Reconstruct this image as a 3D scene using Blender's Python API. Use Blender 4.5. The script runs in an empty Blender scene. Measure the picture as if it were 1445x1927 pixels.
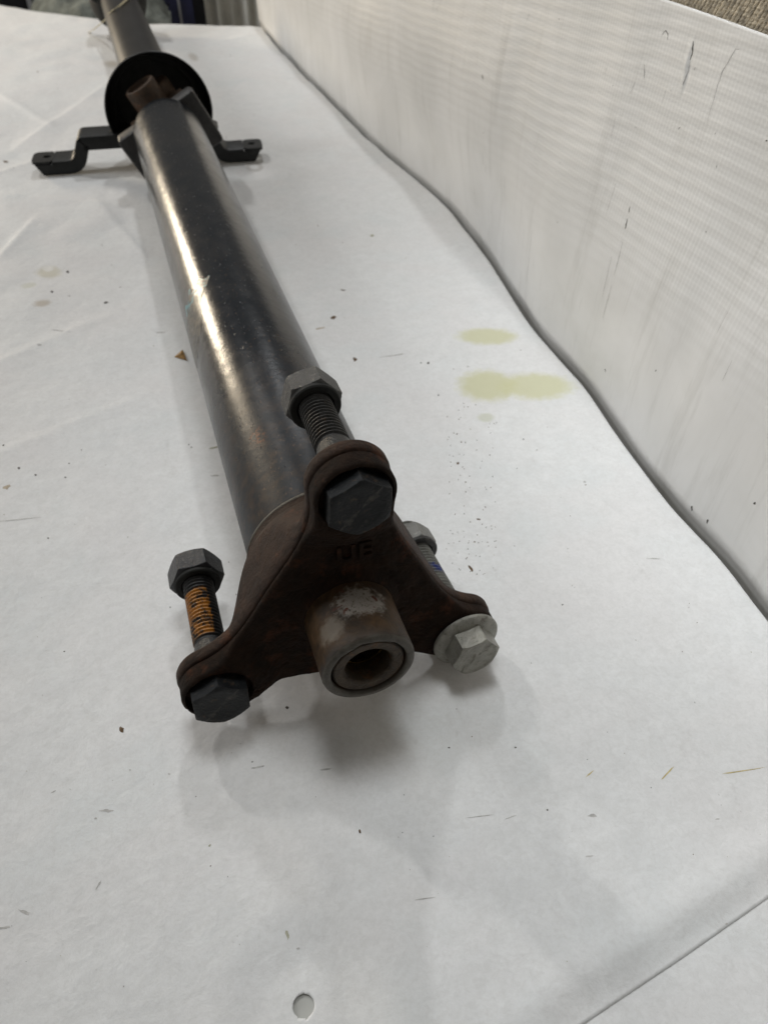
import bpy, math, random
import numpy as np
from math import sin, cos, pi, radians, sqrt, hypot, atan2, exp
from mathutils import Vector, noise

# ------------------------------------------------------------------ scene, camera, light
S = 0.00125            # all coordinates below are in units of 1.25 mm; shaft axis runs along +Y
TZ = -41.0             # height of the paper under the shaft axis
scene = bpy.context.scene
COL = scene.collection

cam_d = bpy.data.cameras.new("camera")
cam = bpy.data.objects.new("camera", cam_d)
COL.objects.link(cam)
cam_d.sensor_fit = 'VERTICAL'
cam_d.sensor_height = 36.0
cam_d.sensor_width = 27.0
cam_d.lens = 27.03
cam_d.clip_start = 0.01
cam_d.clip_end = 60
cam.location = (-36.8*S, -149.86*S, 183.54*S)
cam.rotation_euler = (pi/2 - 0.7479, 0, -0.3145)
cam_d.dof.use_dof = True
cam_d.dof.focus_distance = 0.275
cam_d.dof.aperture_fstop = 19.0
scene.camera = cam

world = bpy.data.worlds.new("World")
scene.world = world
world.use_nodes = True
bg = world.node_tree.nodes["Background"]
bg.inputs[0].default_value = (1.0, 0.955, 0.88, 1)
bg.inputs[1].default_value = 0.125

def area_lamp(name, loc, target, size, power, colour, spread=180):
    d = bpy.data.lights.new(name, 'AREA')
    d.shape = 'RECTANGLE'; d.size, d.size_y = size
    d.energy = power; d.color = colour; d.spread = radians(spread)
    o = bpy.data.objects.new(name, d); COL.objects.link(o)
    o.location = loc
    o.rotation_euler = (Vector(target)-Vector(loc)).to_track_quat('-Z', 'Y').to_euler()
    return o
# ceiling tubes of the workshop, behind and above the bench, and the warm doorway light low at the far left
area_lamp('ceiling_lamp', (-0.62, 1.70, 1.62), (0.1, 0.2, 0), (0.07, 0.20), 7.0, (1.0, 0.99, 0.97))
area_lamp('ceiling_lamp', (0.40, 1.75, 1.62), (0.05, 0.2, 0), (0.07, 0.20), 6.8, (0.97, 0.985, 1.0))
area_lamp('bench_fill', (0.10, 0.20, 1.10), (0.22, 0.04, 0), (0.3, 0.3), 0.45, (0.95, 0.98, 1.0), 50)  # unseen fill, added to lift the paper at the right
area_lamp('side_fill', (-1.6, 1.0, 1.1), (0.2, 0.4, 0.1), (0.6, 0.6), 10.0, (0.97, 0.985, 1.0))  # unseen fill from the left, added to brighten paper and sheeting
area_lamp('doorway_lamp', (-1.02, 2.30, 0.33), (-0.05, 0.25, 0.0), (0.32, 0.30), 12.5, (1.0, 0.85, 0.64))

scene.view_settings.view_transform = 'Standard'
scene.view_settings.look = 'None'
scene.view_settings.exposure = 0.14
scene.view_settings.gamma = 1.0
scene.render.resolution_x = 767
scene.render.resolution_y = 1024

# ------------------------------------------------------------------ helpers
WL = {}
def link(o, parent, origin):
    COL.objects.link(o)
    po = (0, 0, 0)
    if parent is not None:
        o.parent = parent; po = WL[parent.name]
    WL[o.name] = origin
    o.location = tuple((origin[i]-po[i])*S for i in range(3))
def empty(name, origin, parent=None):
    o = bpy.data.objects.new(name, None); o.empty_display_size = 0.02
    link(o, parent, origin); return o
def obj(name, verts, faces, mat, parent=None, origin=(0, 0, 0), smooth=35, mats=None, fmat=None):
    me = bpy.data.meshes.new(name)
    v = [((a-origin[0])*S, (b-origin[1])*S, (c-origin[2])*S) for a, b, c in verts]
    me.from_pydata(v, [], faces)
    me.validate()
    me.materials.append(mat)
    if smooth is not None:
        me.polygons.foreach_set('use_smooth', [True]*len(me.polygons))
        me.update()
        if smooth < 180: me.set_sharp_from_angle(angle=radians(smooth))
    me.update()
    o = bpy.data.objects.new(name, me)
    link(o, parent, origin); return o
def tag(o, label=None, cat=None, group=None, kind=None):
    if label: o['label'] = label
    if cat: o['category'] = cat
    if group: o['group'] = group
    if kind: o['kind'] = kind
    return o
class MB:
    def __init__(s): s.v = []; s.f = []
    def add(s, v, f):
        n = len(s.v); s.v += [tuple(p) for p in v]; s.f += [tuple(i+n for i in q) for q in f]
    def box(s, x0, x1, y0, y1, z0, z1):
        s.add([(x, y, z) for x in (x0, x1) for y in (y0, y1) for z in (z0, z1)],
              [(0, 1, 3, 2), (4, 6, 7, 5), (0, 4, 5, 1), (2, 3, 7, 6), (0, 2, 6, 4), (1, 5, 7, 3)])
def lathe(prof, n=96, cx=0, cz=0, rfun=None, a0=0.0):
    """revolve (radius, y) pairs round an axis parallel to Y"""
    v = []; f = []
    for r, y in prof:
        for i in range(n):
            t = a0+2*pi*i/n
            rr = rfun(r, y, t) if rfun else r
            v.append((cx+rr*cos(t), y, cz+rr*sin(t)))
    for j in range(len(prof)-1):
        for i in range(n):
            k = (i+1) % n
            f.append((j*n+i, j*n+k, (j+1)*n+k, (j+1)*n+i))
    return v, f
def fix_normals(o):
    import bmesh
    bm = bmesh.new(); bm.from_mesh(o.data)
    bmesh.ops.remove_doubles(bm, verts=bm.verts, dist=1e-6)
    bmesh.ops.recalc_face_normals(bm, faces=bm.faces); bm.to_mesh(o.data); bm.free()
    return o
def sm(a, b, x):
    t = min(1, max(0, (x-a)/(b-a))); return t*t*(3-2*t)

# ------------------------------------------------------------------ materials
class NT:
    def __init__(s, name):
        s.m = bpy.data.materials.new(name); s.m.use_nodes = True
        s.t = s.m.node_tree; s.p = s.t.nodes['Principled BSDF']
        s.tc = s.t.nodes.new('ShaderNodeTexCoord').outputs['Object']
        vm = s.t.nodes.new('ShaderNodeVectorMath'); vm.operation = 'SCALE'
        s.t.links.new(s.tc, vm.inputs[0]); vm.inputs['Scale'].default_value = 1/S
        s.co = vm.outputs[0]                      # coordinates in units
    def node(s, typ, ins=None, **kw):
        n = s.t.nodes.new('ShaderNode'+typ)
        for k, v in kw.items(): setattr(n, k, v)
        for k, v in (ins or {}).items(): s.put(n.inputs[k], v)
        return n
    def put(s, sock, v):
        if hasattr(v, 'is_output'): s.t.links.new(v, sock)
        else: sock.default_value = v
    def noise(s, scale, detail=4, rough=.5, dist=0, vec=None, out=0):
        return s.node('TexNoise', {'Vector': vec or s.co, 'Scale': scale, 'Detail': detail, 'Roughness': rough, 'Distortion': dist}).outputs[out]
    def ramp(s, fac, stops, interp='LINEAR'):
        n = s.node('ValToRGB'); s.put(n.inputs[0], fac); cr = n.color_ramp; cr.interpolation = interp
        while len(cr.elements) < len(stops): cr.elements.new(0.5)
        for e, (p, c) in zip(cr.elements, stops):
            e.position = p; e.color = (c, c, c, 1) if not isinstance(c, tuple) else (*c, 1)
        return n.outputs[0]
    def mapr(s, v, a, b, c=0., d=1.):
        return s.node('MapRange', {0: v, 1: a, 2: b, 3: c, 4: d}, interpolation_type='SMOOTHSTEP').outputs[0]
    def math(s, op, a, b=0., c=None):
        n = s.node('Math', operation=op); s.put(n.inputs[0], a); s.put(n.inputs[1], b)
        if c is not None: s.put(n.inputs[2], c)
        return n.outputs[0]
    def mix(s, fac, a, b, blend='MIX'):
        n = s.node('Mix', data_type='RGBA', blend_type=blend)
        s.put(n.inputs[0], fac)
        for i, v in ((6, a), (7, b)):
            s.put(n.inputs[i], (*v, 1) if isinstance(v, tuple) and len(v) == 3 else v)
        return n.outputs[2]
    def mapping(s, loc=(0, 0, 0), rot=(0, 0, 0), sc=(1, 1, 1), vec=None, typ='POINT'):
        return s.node('Mapping', {'Vector': vec or s.co, 'Location': loc, 'Rotation': rot, 'Scale': sc}, vector_type=typ).outputs[0]
    def sep(s, vec=None):
        return s.node('SeparateXYZ', {0: vec or s.co}).outputs
    def bump(s, h, dist, strength=1., normal=None):
        ins = {'Height': h, 'Distance': dist*S, 'Strength': strength}
        if normal: ins['Normal'] = normal
        return s.node('Bump', ins).outputs[0]
    def bsdf(s, col=None, rough=None, metal=None, spec=None, normal=None, coat=None, coatr=None):
        for k, v in (('Base Color', col), ('Roughness', rough), ('Metallic', metal), ('Specular IOR Level', spec), ('Normal', normal), ('Coat Weight', coat), ('Coat Roughness', coatr)):
            if v is not None: s.put(s.p.inputs[k], (*v, 1) if isinstance(v, tuple) and len(v) == 3 else v)
        return s.m
    def blob(s, x, y, rx, ry, rot, lo, hi, wob):
        """soft ellipse mask in the XY plane; wob = shared wobble value"""
        mp = s.mapping((x, y, 0), (0, 0, rot), (rx, ry, 1), s.flat, 'TEXTURE')
        ln = s.node('VectorMath', {0: mp}, operation='LENGTH').outputs['Value']
        return s.mapr(s.math('ADD', ln, wob), hi, lo)

def simple(name, col, rough=.6, metal=0, spec=.5, nscale=.3, var=.25, bump=0.):
    n = NT(name)
    f = n.noise(nscale, 5, .6)
    c = n.mix(n.mapr(f, .3, .7), tuple(v*(1-var) for v in col), tuple(min(1, v*(1+var)) for v in col))
    nm = n.bump(n.noise(nscale*4, 4), bump) if bump else None
    return n.bsdf(c, rough, metal, spec, nm)

def mat_paper():
    n = NT('white_bench_paper')
    n.flat = n.mapping((0, 0, 0), (0, 0, 0), (1, 1, 0))
    big = n.noise(.018, 3, .5, .4)
    mid = n.noise(.12, 5, .6, .3)
    fib = n.noise(.9, 4, .65)
    c = n.mix(n.mapr(mid, .28, .72), (.765, .77, .765), (.83, .835, .83))
    c = n.mix(n.mapr(big, .35, .7, 0, .5), c, (.79, .765, .755))
    c = n.mix(n.mapr(n.noise(.03, 2, .5, 0, n.mapping((90, 40, 0))), .5, .75, 0, .5), c, (.74, .77, .77))
    c = n.mix(n.mapr(fib, .35, .75, 0, .35), c, (.68, .68, .67))
    c = n.mix(n.mapr(n.noise(.42, 6, .7, .6), .40, .68, 0, .34), c, (.64, .635, .615))
    # grey soiling patches and faint hand smudges
    sm1 = n.math('MULTIPLY', n.mapr(n.noise(.05, 6, .7, .8, n.mapping((31, 7, 0), (0, 0, .4), (1, .6, 1))), .56, .74), n.mapr(n.noise(.5, 5, .7), .4, .7))
    c = n.mix(n.math('MULTIPLY', sm1, .30), c, (.42, .40, .37))
    dots = n.node('TexVoronoi', {'Vector': n.mapping((0, 0, 0), (0, 0, .6), (.16, .1, 0)), 'Scale': 1.0, 'Randomness': 1.0}).outputs['Distance']
    dm = n.math('MULTIPLY', n.mapr(dots, .045, .015), n.mapr(n.noise(.04, 2), .5, .62))
    c = n.mix(n.math('MULTIPLY', dm, .45), c, (.22, .20, .17))
    w = n.math('MULTIPLY', n.math('SUBTRACT', n.noise(.22, 4, .6),   .5), .55)
    def st(x, y, rx, ry, rot, col, k, lo=.62, hi=1.2):
        nonlocal c
        c = n.mix(n.math('MULTIPLY', n.blob(x, y, rx, ry, rot, lo, hi, w), k), c, col)
    st(139.3, 202, 17.5, 9.5, -.34, (.62, .61, .37), .78)
    st(119.5, 156, 16, 14.8, 0, (.60, .59, .35), .8)
    st(143.5, 147.8, 20, 12.5, -.3, (.62, .61, .37), .78)
    st(107.5, 130.5, 4.5, 3.8, 0, (.55, .56, .42), .55)
    st(-97.5, 366, 8.5, 12, .3, (.58, .54, .40), .6, .5, 1.1)
    st(-98, 372, 4, 6, .3, (.80, .79, .76), .8, .5, 1.1)
    st(-109.5, 349, 5.5, 5, 0, (.60, .60, .50), .6, .5, 1.1)
    st(-101.4, 321.5, 6.5, 6, .5, (.42, .34, .24), .6, .3, 1.1)
    st(68.5, 903, 6, 24, 0, (.42, .38, .32), .55, .4, 1.2)
    st(-24, 905, 12, 24, 0, (.42, .37, .30), .6, .3, 1.2)
    # ring stain by the right foot of the bracket
    mp = n.mapping((66.5, 516.5, 0), (0, 0, 0), (6.5, 10, 1), n.flat, 'TEXTURE')
    ln = n.node('VectorMath', {0: mp}, operation='LENGTH').outputs['Value']
    ring = n.math('MULTIPLY', n.mapr(ln, .3, .8), n.mapr(ln, 1.3, .85))
    c = n.mix(n.math('MULTIPLY', ring, .5), c, (.36, .33, .29))
    crease = n.node('TexVoronoi', {'Vector': n.mapping((3, 8, 0), (0, 0, .5), (.021, .013, 0)), 'Scale': 1., 'Randomness': 1.}, feature='DISTANCE_TO_EDGE').outputs['Distance']
    h = n.math('MULTIPLY_ADD', n.mapr(crease, 0, .06), .10, n.math('MULTIPLY', fib, .10))
    h = n.math('MULTIPLY_ADD', mid, 1.0, h)
    return n.bsdf(c, .62, 0, .28, n.bump(h, 1.1, .40))

def mat_wall():
    n = NT('reinforced_white_sheeting')
    X = n.sep()
    # band coordinate: bands sag towards the far end
    wv = n.math('MULTIPLY', n.math('SUBTRACT', n.noise(.008, 2), .5), 14.)
    tcoord = n.math('ADD', n.math('MULTIPLY_ADD', X[1], .075, X[2]), wv)
    band = n.math('SINE', n.math('MULTIPLY', tcoord, 2*pi/5.4))
    band2 = n.math('SINE', n.math('MULTIPLY', n.math('ADD', tcoord, n.math('MULTIPLY', n.noise(.04, 2), 6.)), 2*pi/9.7))
    thread = n.math('SINE', n.math('MULTIPLY', X[1], 2*pi/2.2))
    thread2 = n.math('SINE', n.math('MULTIPLY', X[2], 2*pi/1.9))
    upm = n.mapr(n.math('MULTIPLY_ADD', n.noise(.012, 2), 40., X[2]), 18, 80)       # weave shows where the film is pulled tight, in the upper part
    mott = n.noise(.02, 4, .6, .5)
    c = n.mix(n.mapr(mott, .3, .7), (.715, .71, .69), (.785, .78, .765))
    c = n.mix(n.math('MULTIPLY', n.math('MULTIPLY', n.mapr(band, -.6, 1.), upm), .14), c, (.50, .48, .45))
    c = n.mix(n.math('MULTIPLY', n.math('MULTIPLY', n.mapr(band2, 0, 1.), upm), .10), c, (.52, .51, .48))
    c = n.mix(n.math('MULTIPLY', n.math('MULTIPLY', n.mapr(thread, .1, 1.), upm), .09), c, (.50, .50, .47))
    # vertical soiling streaks
    stv = n.noise(1., 5, .65, .2, n.mapping((0, 0, 0), (0, 0, 0), (.02, .075, .010)))
    c = n.mix(n.mapr(stv, .52, .72, 0, .34), c, (.50, .49, .46))
    stf = n.noise(1., 4, .7, .1, n.mapping((0, 50, 0), (0, 0, 0), (.02, .42, .020)))
    c = n.mix(n.mapr(stf, .60, .72, 0, .15), c, (.42, .40, .37))
    h = n.math('ADD', n.math('MULTIPLY', n.math('MULTIPLY', band, upm), .10), n.math('MULTIPLY', n.math('MULTIPLY', n.math('ADD', thread, thread2), upm), .035))
    h = n.math('MULTIPLY_ADD', mott, .5, h)
    return n.bsdf(c, .48, 0, .4, n.bump(h, 1., .32))

def mat_tube():
    n = NT('worn_black_shaft_paint')
    X = n.sep()
    near = n.mapr(X[1], 150, 30)
    sp = n.noise(.55, 6, .75)
    sp2 = n.noise(.10, 5, .65, .5, n.mapping((5, 0, 9), (0, 0, 0), (1, .6, 1)))
    c = n.mix(n.mapr(sp2, .4, .75), (.006, .009, .013), (.013, .013, .014))
    c = n.mix(n.math('MULTIPLY', near, n.mapr(n.noise(.16, 6, .7), .42, .66, 0, .85)), c, (.040, .026, .017))
    rust = n.math('MULTIPLY', n.mapr(sp, .66, .74), n.mapr(n.noise(.05, 3, .6), .45, .6))
    c = n.mix(rust, c, (.10, .045, .022))
    # one clear rust fleck patch near the flange
    mp = n.mapping((-12.5, 66, 0), (0, 0, .1), (3.6, 6.5, 1), n.mapping((0, 0, 0), (0, 0, 0), (1, 1, 0)), 'TEXTURE')
    ln = n.node('VectorMath', {0: mp}, operation='LENGTH').outputs['Value']
    pm = n.math('MULTIPLY', n.mapr(ln, 1.1, .3), n.mapr(n.noise(.5, 6, .75), .47, .58))
    c = n.mix(pm, c, (.13, .045, .02))
    c = n.mix(n.math('MULTIPLY', n.mapr(n.noise(.8, 5, .7, 0, n.mapping((3, 3, 3), (0, 0, 0), (1, .5, 1))), .60, .66), n.mapr(X[1], 330, 120, 0, .8)), c, (.085, .055, .035))
    # dust film
    pits = n.mapr(n.noise(.9, 3, .6, 0, n.mapping((0, 0, 0), (0, 0, 0), (1, .45, 1))), .66, .72)
    r = n.math('MULTIPLY_ADD', sp2, .26, .09)
    r = n.math('MULTIPLY_ADD', near, .20, r)
    r = n.math('MULTIPLY_ADD', pits, .22, r)
    r = n.math('MULTIPLY_ADD', rust, .4, r)
    h = n.math('MULTIPLY_ADD', sp, .12, n.math('MULTIPLY', pits, -.12))
    h = n.math('MULTIPLY_ADD', n.noise(.18, 3), .25, h)
    return n.bsdf(c, r, 0, n.mapr(X[1], 130, 30, .44, .2), n.bump(h, 1., .4))

def mat_rust(name, a, b, patch, rough=.62, ns=.16, hi=.9, spec=.35, metal=0.):
    n = NT(name)
    f = n.noise(ns, 7, .68, .6)
    g = n.noise(ns*6, 6, .75)
    c = n.mix(n.mapr(f, .3, .7), a, b)
    c = n.mix(n.math('MULTIPLY', n.mapr(n.noise(ns*.7, 5, .7, 0, n.mapping((40, 3, 8))), .54, .68), hi), c, patch)
    c = n.mix(n.mapr(g, .62, .72, 0, .5), c, tuple(min(1, v*2.6+.01) for v in b))
    h = n.math('MULTIPLY_ADD', g, .35, n.math('MULTIPLY', f, .9))
    r = n.math('MULTIPLY_ADD', g, .25, rough-.12)
    return n.bsdf(c, r, metal, spec, n.bump(h, 1.5, .9))

def mat_snout():
    n = NT('rusty_hub_steel')
    X = n.sep()
    f = n.noise(.14, 7, .7, .5)
    g = n.noise(.8, 6, .75)
    c = n.mix(n.mapr(f, .3, .68), (.020, .0115, .005), (.075, .040, .015))
    c = n.mix(n.mapr(n.math('MULTIPLY_ADD', n.noise(.3, 5), 6, X[1]), -15.5, -21.5, 0, .8), c, (.034, .032, .029))
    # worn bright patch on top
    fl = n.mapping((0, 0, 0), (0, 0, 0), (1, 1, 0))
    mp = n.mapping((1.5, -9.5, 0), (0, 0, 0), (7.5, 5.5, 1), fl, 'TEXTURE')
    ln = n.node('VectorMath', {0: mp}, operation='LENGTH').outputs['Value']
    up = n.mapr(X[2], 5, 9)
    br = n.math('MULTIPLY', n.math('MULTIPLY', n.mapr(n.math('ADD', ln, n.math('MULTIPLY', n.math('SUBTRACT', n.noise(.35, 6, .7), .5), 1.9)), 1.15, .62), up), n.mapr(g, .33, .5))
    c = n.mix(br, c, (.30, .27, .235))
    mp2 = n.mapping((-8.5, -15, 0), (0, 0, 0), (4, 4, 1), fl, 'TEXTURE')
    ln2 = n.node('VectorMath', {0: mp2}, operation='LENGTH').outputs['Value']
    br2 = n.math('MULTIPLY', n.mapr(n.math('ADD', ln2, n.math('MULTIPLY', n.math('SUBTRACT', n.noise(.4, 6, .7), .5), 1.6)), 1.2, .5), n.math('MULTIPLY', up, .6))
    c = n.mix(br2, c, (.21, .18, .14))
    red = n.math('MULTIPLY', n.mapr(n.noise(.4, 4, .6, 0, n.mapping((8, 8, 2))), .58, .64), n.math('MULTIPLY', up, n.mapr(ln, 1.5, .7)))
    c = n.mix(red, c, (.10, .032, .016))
    # rubbed rim
    rim = n.math('MULTIPLY', n.mapr(X[1], -22.3, -23.0), n.mapr(n.noise(.5, 5, .7), .3, .6, .35, 1.))
    c = n.mix(rim, c, (.085, .077, .062))
    h = n.math('MULTIPLY_ADD', g, .3, n.math('MULTIPLY', f, .6))
    return n.bsdf(c, n.math('MULTIPLY_ADD', g, .25, .40), .05, .32, n.bump(h, 1., .5))

def mat_bolt(name, base, worn, paint=None, prange=(0, 0), pdir=(1, 0), rough=.42, metal=.5, amount=.5, spec=.5):
    """dark phosphated or zinc bolt; local frame: axis along Y through the origin"""
    n = NT(name)
    X = n.sep()
    g = n.noise(.6, 6, .72)
    f = n.noise(.22, 5, .65, .4)
    c = n.mix(n.mapr(f, .3, .7), tuple(v*.7 for v in base), base)
    c = n.mix(n.mapr(g, .56, .66, 0, amount), c, worn)
    scr = n.noise(1.2, 4, .7, 0, n.mapping((2, 5, 1), (.5, .3, .8), (.25, 1.8, .5)))
    c = n.mix(n.mapr(scr, .64, .72, 0, amount*.5), c, worn)
    rustm = n.mapr(n.noise(.35, 6, .7, 0, n.mapping((11, 4, 7))), .57, .68, 0, .6)
    c = n.mix(rustm, c, (.075, .050, .030))
    geo = n.node('NewGeometry').outputs['Pointiness']
    c = n.mix(n.math('MULTIPLY', n.mapr(geo, .53, .62, 0, .8), n.mapr(g, .35, .6)), c, worn)
    if paint:
        side = n.math('ADD', n.math('MULTIPLY', X[0], pdir[0]), n.math('MULTIPLY', X[2], pdir[1]))
        side = n.math('ADD', side, n.math('MULTIPLY', n.math('SUBTRACT', n.noise(.5, 5, .7), .5), 4.))
        m = n.math('MULTIPLY', n.mapr(side, -.4, .5), n.math('MULTIPLY', n.mapr(X[1], prange[0], prange[0]+1.5), n.mapr(n.math('MULTIPLY_ADD', n.noise(.4, 3), 5., X[1]), prange[1]+2.5, prange[1]+1)))
        m = n.math('MULTIPLY', m, n.mapr(n.noise(.28, 6, .75, 0, n.mapping((0, 0, 0), (0, 0, 0), (1, .8, 1))), .40, .54))
        c = n.mix(m, c, paint)
        met = n.math('MULTIPLY', n.math('SUBTRACT', 1., m), metal)
    else: met = metal
    return n.bsdf(c, n.math('MULTIPLY_ADD', g, .28, rough-.14), met, spec, n.bump(n.math('MULTIPLY_ADD', f, .8, g), .7, .6))

M = {}
M['paper'] = mat_paper()
M['wall'] = mat_wall()
M['tube'] = mat_tube()
M['casting'] = mat_rust('rusty_cast_iron', (.0085, .0043, .0020), (.022, .0100, .0044), (.050, .018, .0075), .74, spec=.15)
M['neck'] = mat_rust('rusty_yoke_iron', (.019, .0095, .005), (.044, .022, .012), (.080, .030, .013), .66, spec=.25)
M['bead'] = mat_rust('bare_weld_bead', (.09, .080, .062), (.18, .16, .125), (.09, .06, .04), .5)
M['snout'] = mat_snout()
M['bushing'] = mat_rust('rusty_bushing', (.030, .021, .014), (.075, .052, .030), (.12, .055, .018), .4, .3, .9, .5, .4)
M['bore'] = mat_rust('oily_bore_glint', (.015, .010, .005), (.08, .045, .015), (.40, .24, .07), .25, .3, .8, .7, .7)  # gold patches put the brassy glint into the oily bore's colour
M['black_bolt'] = mat_bolt('black_phosphate_bolt', (.009, .0105, .012), (.065, .060, .052), rough=.52, metal=.05, amount=.45, spec=.28)
M['thread_dark'] = mat_bolt('oiled_black_thread', (.030, .029, .027), (.13, .12, .10), rough=.36, metal=.5, amount=.35)
M['nut_grey'] = mat_bolt('scuffed_grey_nut', (.066, .064, .06), (.24, .225, .20), rough=.46, metal=.45, amount=.6)
M['nut_dark'] = mat_bolt('scuffed_black_nut', (.030, .031, .033), (.18, .18, .17), rough=.34, metal=.35, amount=.35)
M['nut_zinc'] = mat_bolt('zinc_nut', (.20, .195, .18), (.36, .35, .32), rough=.45, metal=.45, amount=.5)
M['bolt_orange'] = mat_bolt('black_bolt_with_orange_paint', (.028, .028, .028), (.12, .115, .10), (.40, .16, .014), (17, 39), (-.85, .52), .34, .45, .3)
M['bolt_blue'] = mat_bolt('zinc_bolt_with_blue_paint', (.20, .20, .18), (.34, .33, .29), (.012, .03, .20), (24.0, 29.8), (1, .1), .42, .45, .5)
M['zinc_head'] = mat_bolt('dull_zinc_bolt_head', (.31, .30, .26), (.10, .09, .07), rough=.40, metal=.5, amount=.6)
M['brass'] = simple('glint_brass', (.55, .36, .12), .2, 1, .5, .3, .4)  # metal of the ring added for the bore's glint
M['front_tube'] = simple('dull_black_tube_paint', (.014, .0135, .013), .38, 0, .35, .06, .35, .1)
M['rubber'] = simple('black_rubber', (.016, .016, .014), .7, 0, .3, .1, .3, .3)
M['cup'] = simple('satin_black_cup', (.005, .005, .005), .55, 0, .22, .1, .3)
M['bracket'] = simple('satin_black_bracket', (.014, .015, .015), .45, 0, .3, .12, .25, .15)
M['yoke'] = simple('dark_yoke_steel', (.028, .026, .025), .5, 0, .45, .15, .35, .3)
M['cap'] = mat_rust('rusty_bearing_cap', (.055, .038, .026), (.12, .078, .050), (.15, .07, .03), .55, .2)
M['tabletop'] = simple('grey_tabletop', (.46, .46, .43), .7, 0, .3, .05, .15)
M['tie'] = simple('pale_yellow_plastic', (.62, .55, .34), .45, 0, .5, .2, .15)
M['cloth'] = simple('grey_green_cloth', (.16, .17, .15), .9, 0, .1, .06, .3, 1.)
M['blue_metal'] = simple('blue_painted_metal', (.025, .028, .085), .45, 0, .5, .05, .2)
M['black_plastic'] = simple('black_plastic', (.010, .010, .014), .5, 0, .4, .05, .2)
M['white_strip'] = simple('pale_metal_edge', (.40, .40, .42), .4, 0, .5, .05, .1)
M['curtain'] = simple('white_curtain_film', (.84, .82, .76), .5, 0, .3, .02, .12)
M['sack'] = simple('tan_woven_plastic', (.36, .305, .22), .5, 0, .4, .35, .45, .5)
M['chip'] = simple('brown_paper_chip', (.28, .16, .05), .6, 0, .3, .4, .4)
M['mark_ink'] = simple('dark_grit', (.10, .092, .082), .8, 0, .2, 1, .3)
M['mark_grey'] = simple('grey_scuff', (.52, .51, .49), .8, 0, .2, .5, .2)
M['mark_olive'] = simple('olive_smear', (.42, .41, .32), .8, 0, .2, .5, .2)
M['mark_brown'] = simple('brown_grit', (.13, .085, .05), .8, 0, .2, 1, .3)
M['mark_yellow'] = simple('yellow_fibre', (.56, .47, .24), .7, 0, .2, .5, .2)
M['mark_tan'] = simple('tan_smear', (.52, .44, .34), .8, 0, .2, .5, .2)

# ------------------------------------------------------------------ paper, table, wall
EDGE = [(-400, 158), (-130, 155), (-60, 154.5), (-21, 155.4), (12, 158.5), (35, 157), (52, 157), (95, 161), (138, 166.6), (170, 166.5), (201, 167), (240, 172), (290, 180), (335, 184), (375, 186.6), (420, 184), (480, 179), (541, 176.5), (680, 174), (812, 173.3), (930, 174), (1040, 176), (1400, 180)]
EY = np.array([e[0] for e in EDGE], float); EX = np.array([e[1] for e in EDGE], float)
def edge_x(y):
    ys = np.array([y-9, y-4.5, y, y+4.5, y+9]); return float(np.interp(ys, EY, EX).mean())
def back_y(x): return float(np.interp(x, [-600, -161, -8, 57, 176, 260], [1800, 1307, 1132, 1111, 1036, 1000]))
def front_y(x):   # the near edge of the sheet, lower right of the view
    return float(np.interp(x, [-600, -60, 0, 27, 60, 91, 130, 170], [-190, -130, -118.8, -114, -108.6, -103, -96.5, -90]))
CREASE = [((-42, -18), (-31, -37), 2.6, 1.0), ((-31, -37), (-23, -60), 3.2, 1.3), ((-130, 520), (-60, 470), 14, 1.4), ((-60, 470), (-38, 380), 12, 1.3), ((-128, 400), (-108, 455), 7, 1.5),
          ((-130, 255), (-60, 300), 10, .7), ((60, 700), (150, 850), 16, 1.4), ((-120, 640), (-40, 800), 16, 1.6), ((60, 380), (130, 420), 12, .6), ((-180, 150), (-60, 200), 9, .5), ((60, 930), (160, 1000), 8, 2.0), ((-70, -60), (-110, 30), 5, .5), ((95, -20), (60, -80), 8, .5), ((-150, 560), (-90, 600), 8, 2.), ((-100, 700), (-160, 850), 12, 2.)]
def paper_z(x, y):
    far = sm(150, 500, y)
    z = (noise.noise(Vector((x*.011, y*.008, 1.3)))*(1.0+1.6*far)
         + noise.noise(Vector((x*.035, y*.024, 4.1)))*(.36+.5*far)
         + abs(noise.noise(Vector((x*.022+.3*noise.noise(Vector((x*.03, y*.03, 0))), y*.016, 9.7))))*(.5+1.2*far))
    for (a, b, w, h) in CREASE:
        dx, dy = b[0]-a[0], b[1]-a[1]; L = hypot(dx, dy)
        t = ((x-a[0])*dx+(y-a[1])*dy)/L/L
        if t < -.3 or t > 1.3: continue
        d = ((x-a[0])*dy-(y-a[1])*dx)/L
        if abs(d) > 3*w: continue
        fade = sm(-.3, .15, t)*sm(1.3, .85, t)
        z += h*fade*((exp(-d/w*1.2) if d > 0 else exp(d/w*4)))
    # flat where the parts stand
    flat = max(sm(75, 45, hypot(x, (y-5)*1.0)), sm(130, 100, abs(x))*sm(45, 22, abs(y-550)))
    z = z*(1-flat*.8)
    z -= .0
    # sheet lifts slightly where it meets the wall, droops over the near edge
    e = edge_x(y)
    z += sm(28, 2, e-x)*.6
    d = y-front_y(x); k = sm(-10, 30, x)
    z *= 1-sm(45, 6, d)*k
    z += k*(.9*exp(-((d-10)/5.5)**2)-1.05*sm(9, 0, d))
    hk = sm(26, 7, hypot(x+38.3, y+88)); z = z*(1-hk)-1.95*hk
    return TZ+max(z-.5, -2.3)
def grid(xs, ys, fn):
    v = [fn(x, y) for y in ys for x in xs]; nx = len(xs)
    f = [(j*nx+i, j*nx+i+1, (j+1)*nx+i+1, (j+1)*nx+i) for j in range(len(ys)-1) for i in range(nx-1)]
    return v, f
def nonuni(pts):
    out = []
    for (a, b, st) in pts:
        n = max(1, round((b-a)/st)); out += [a+(b-a)*i/n for i in range(n)]
    return out+[pts[-1][1]]
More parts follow.
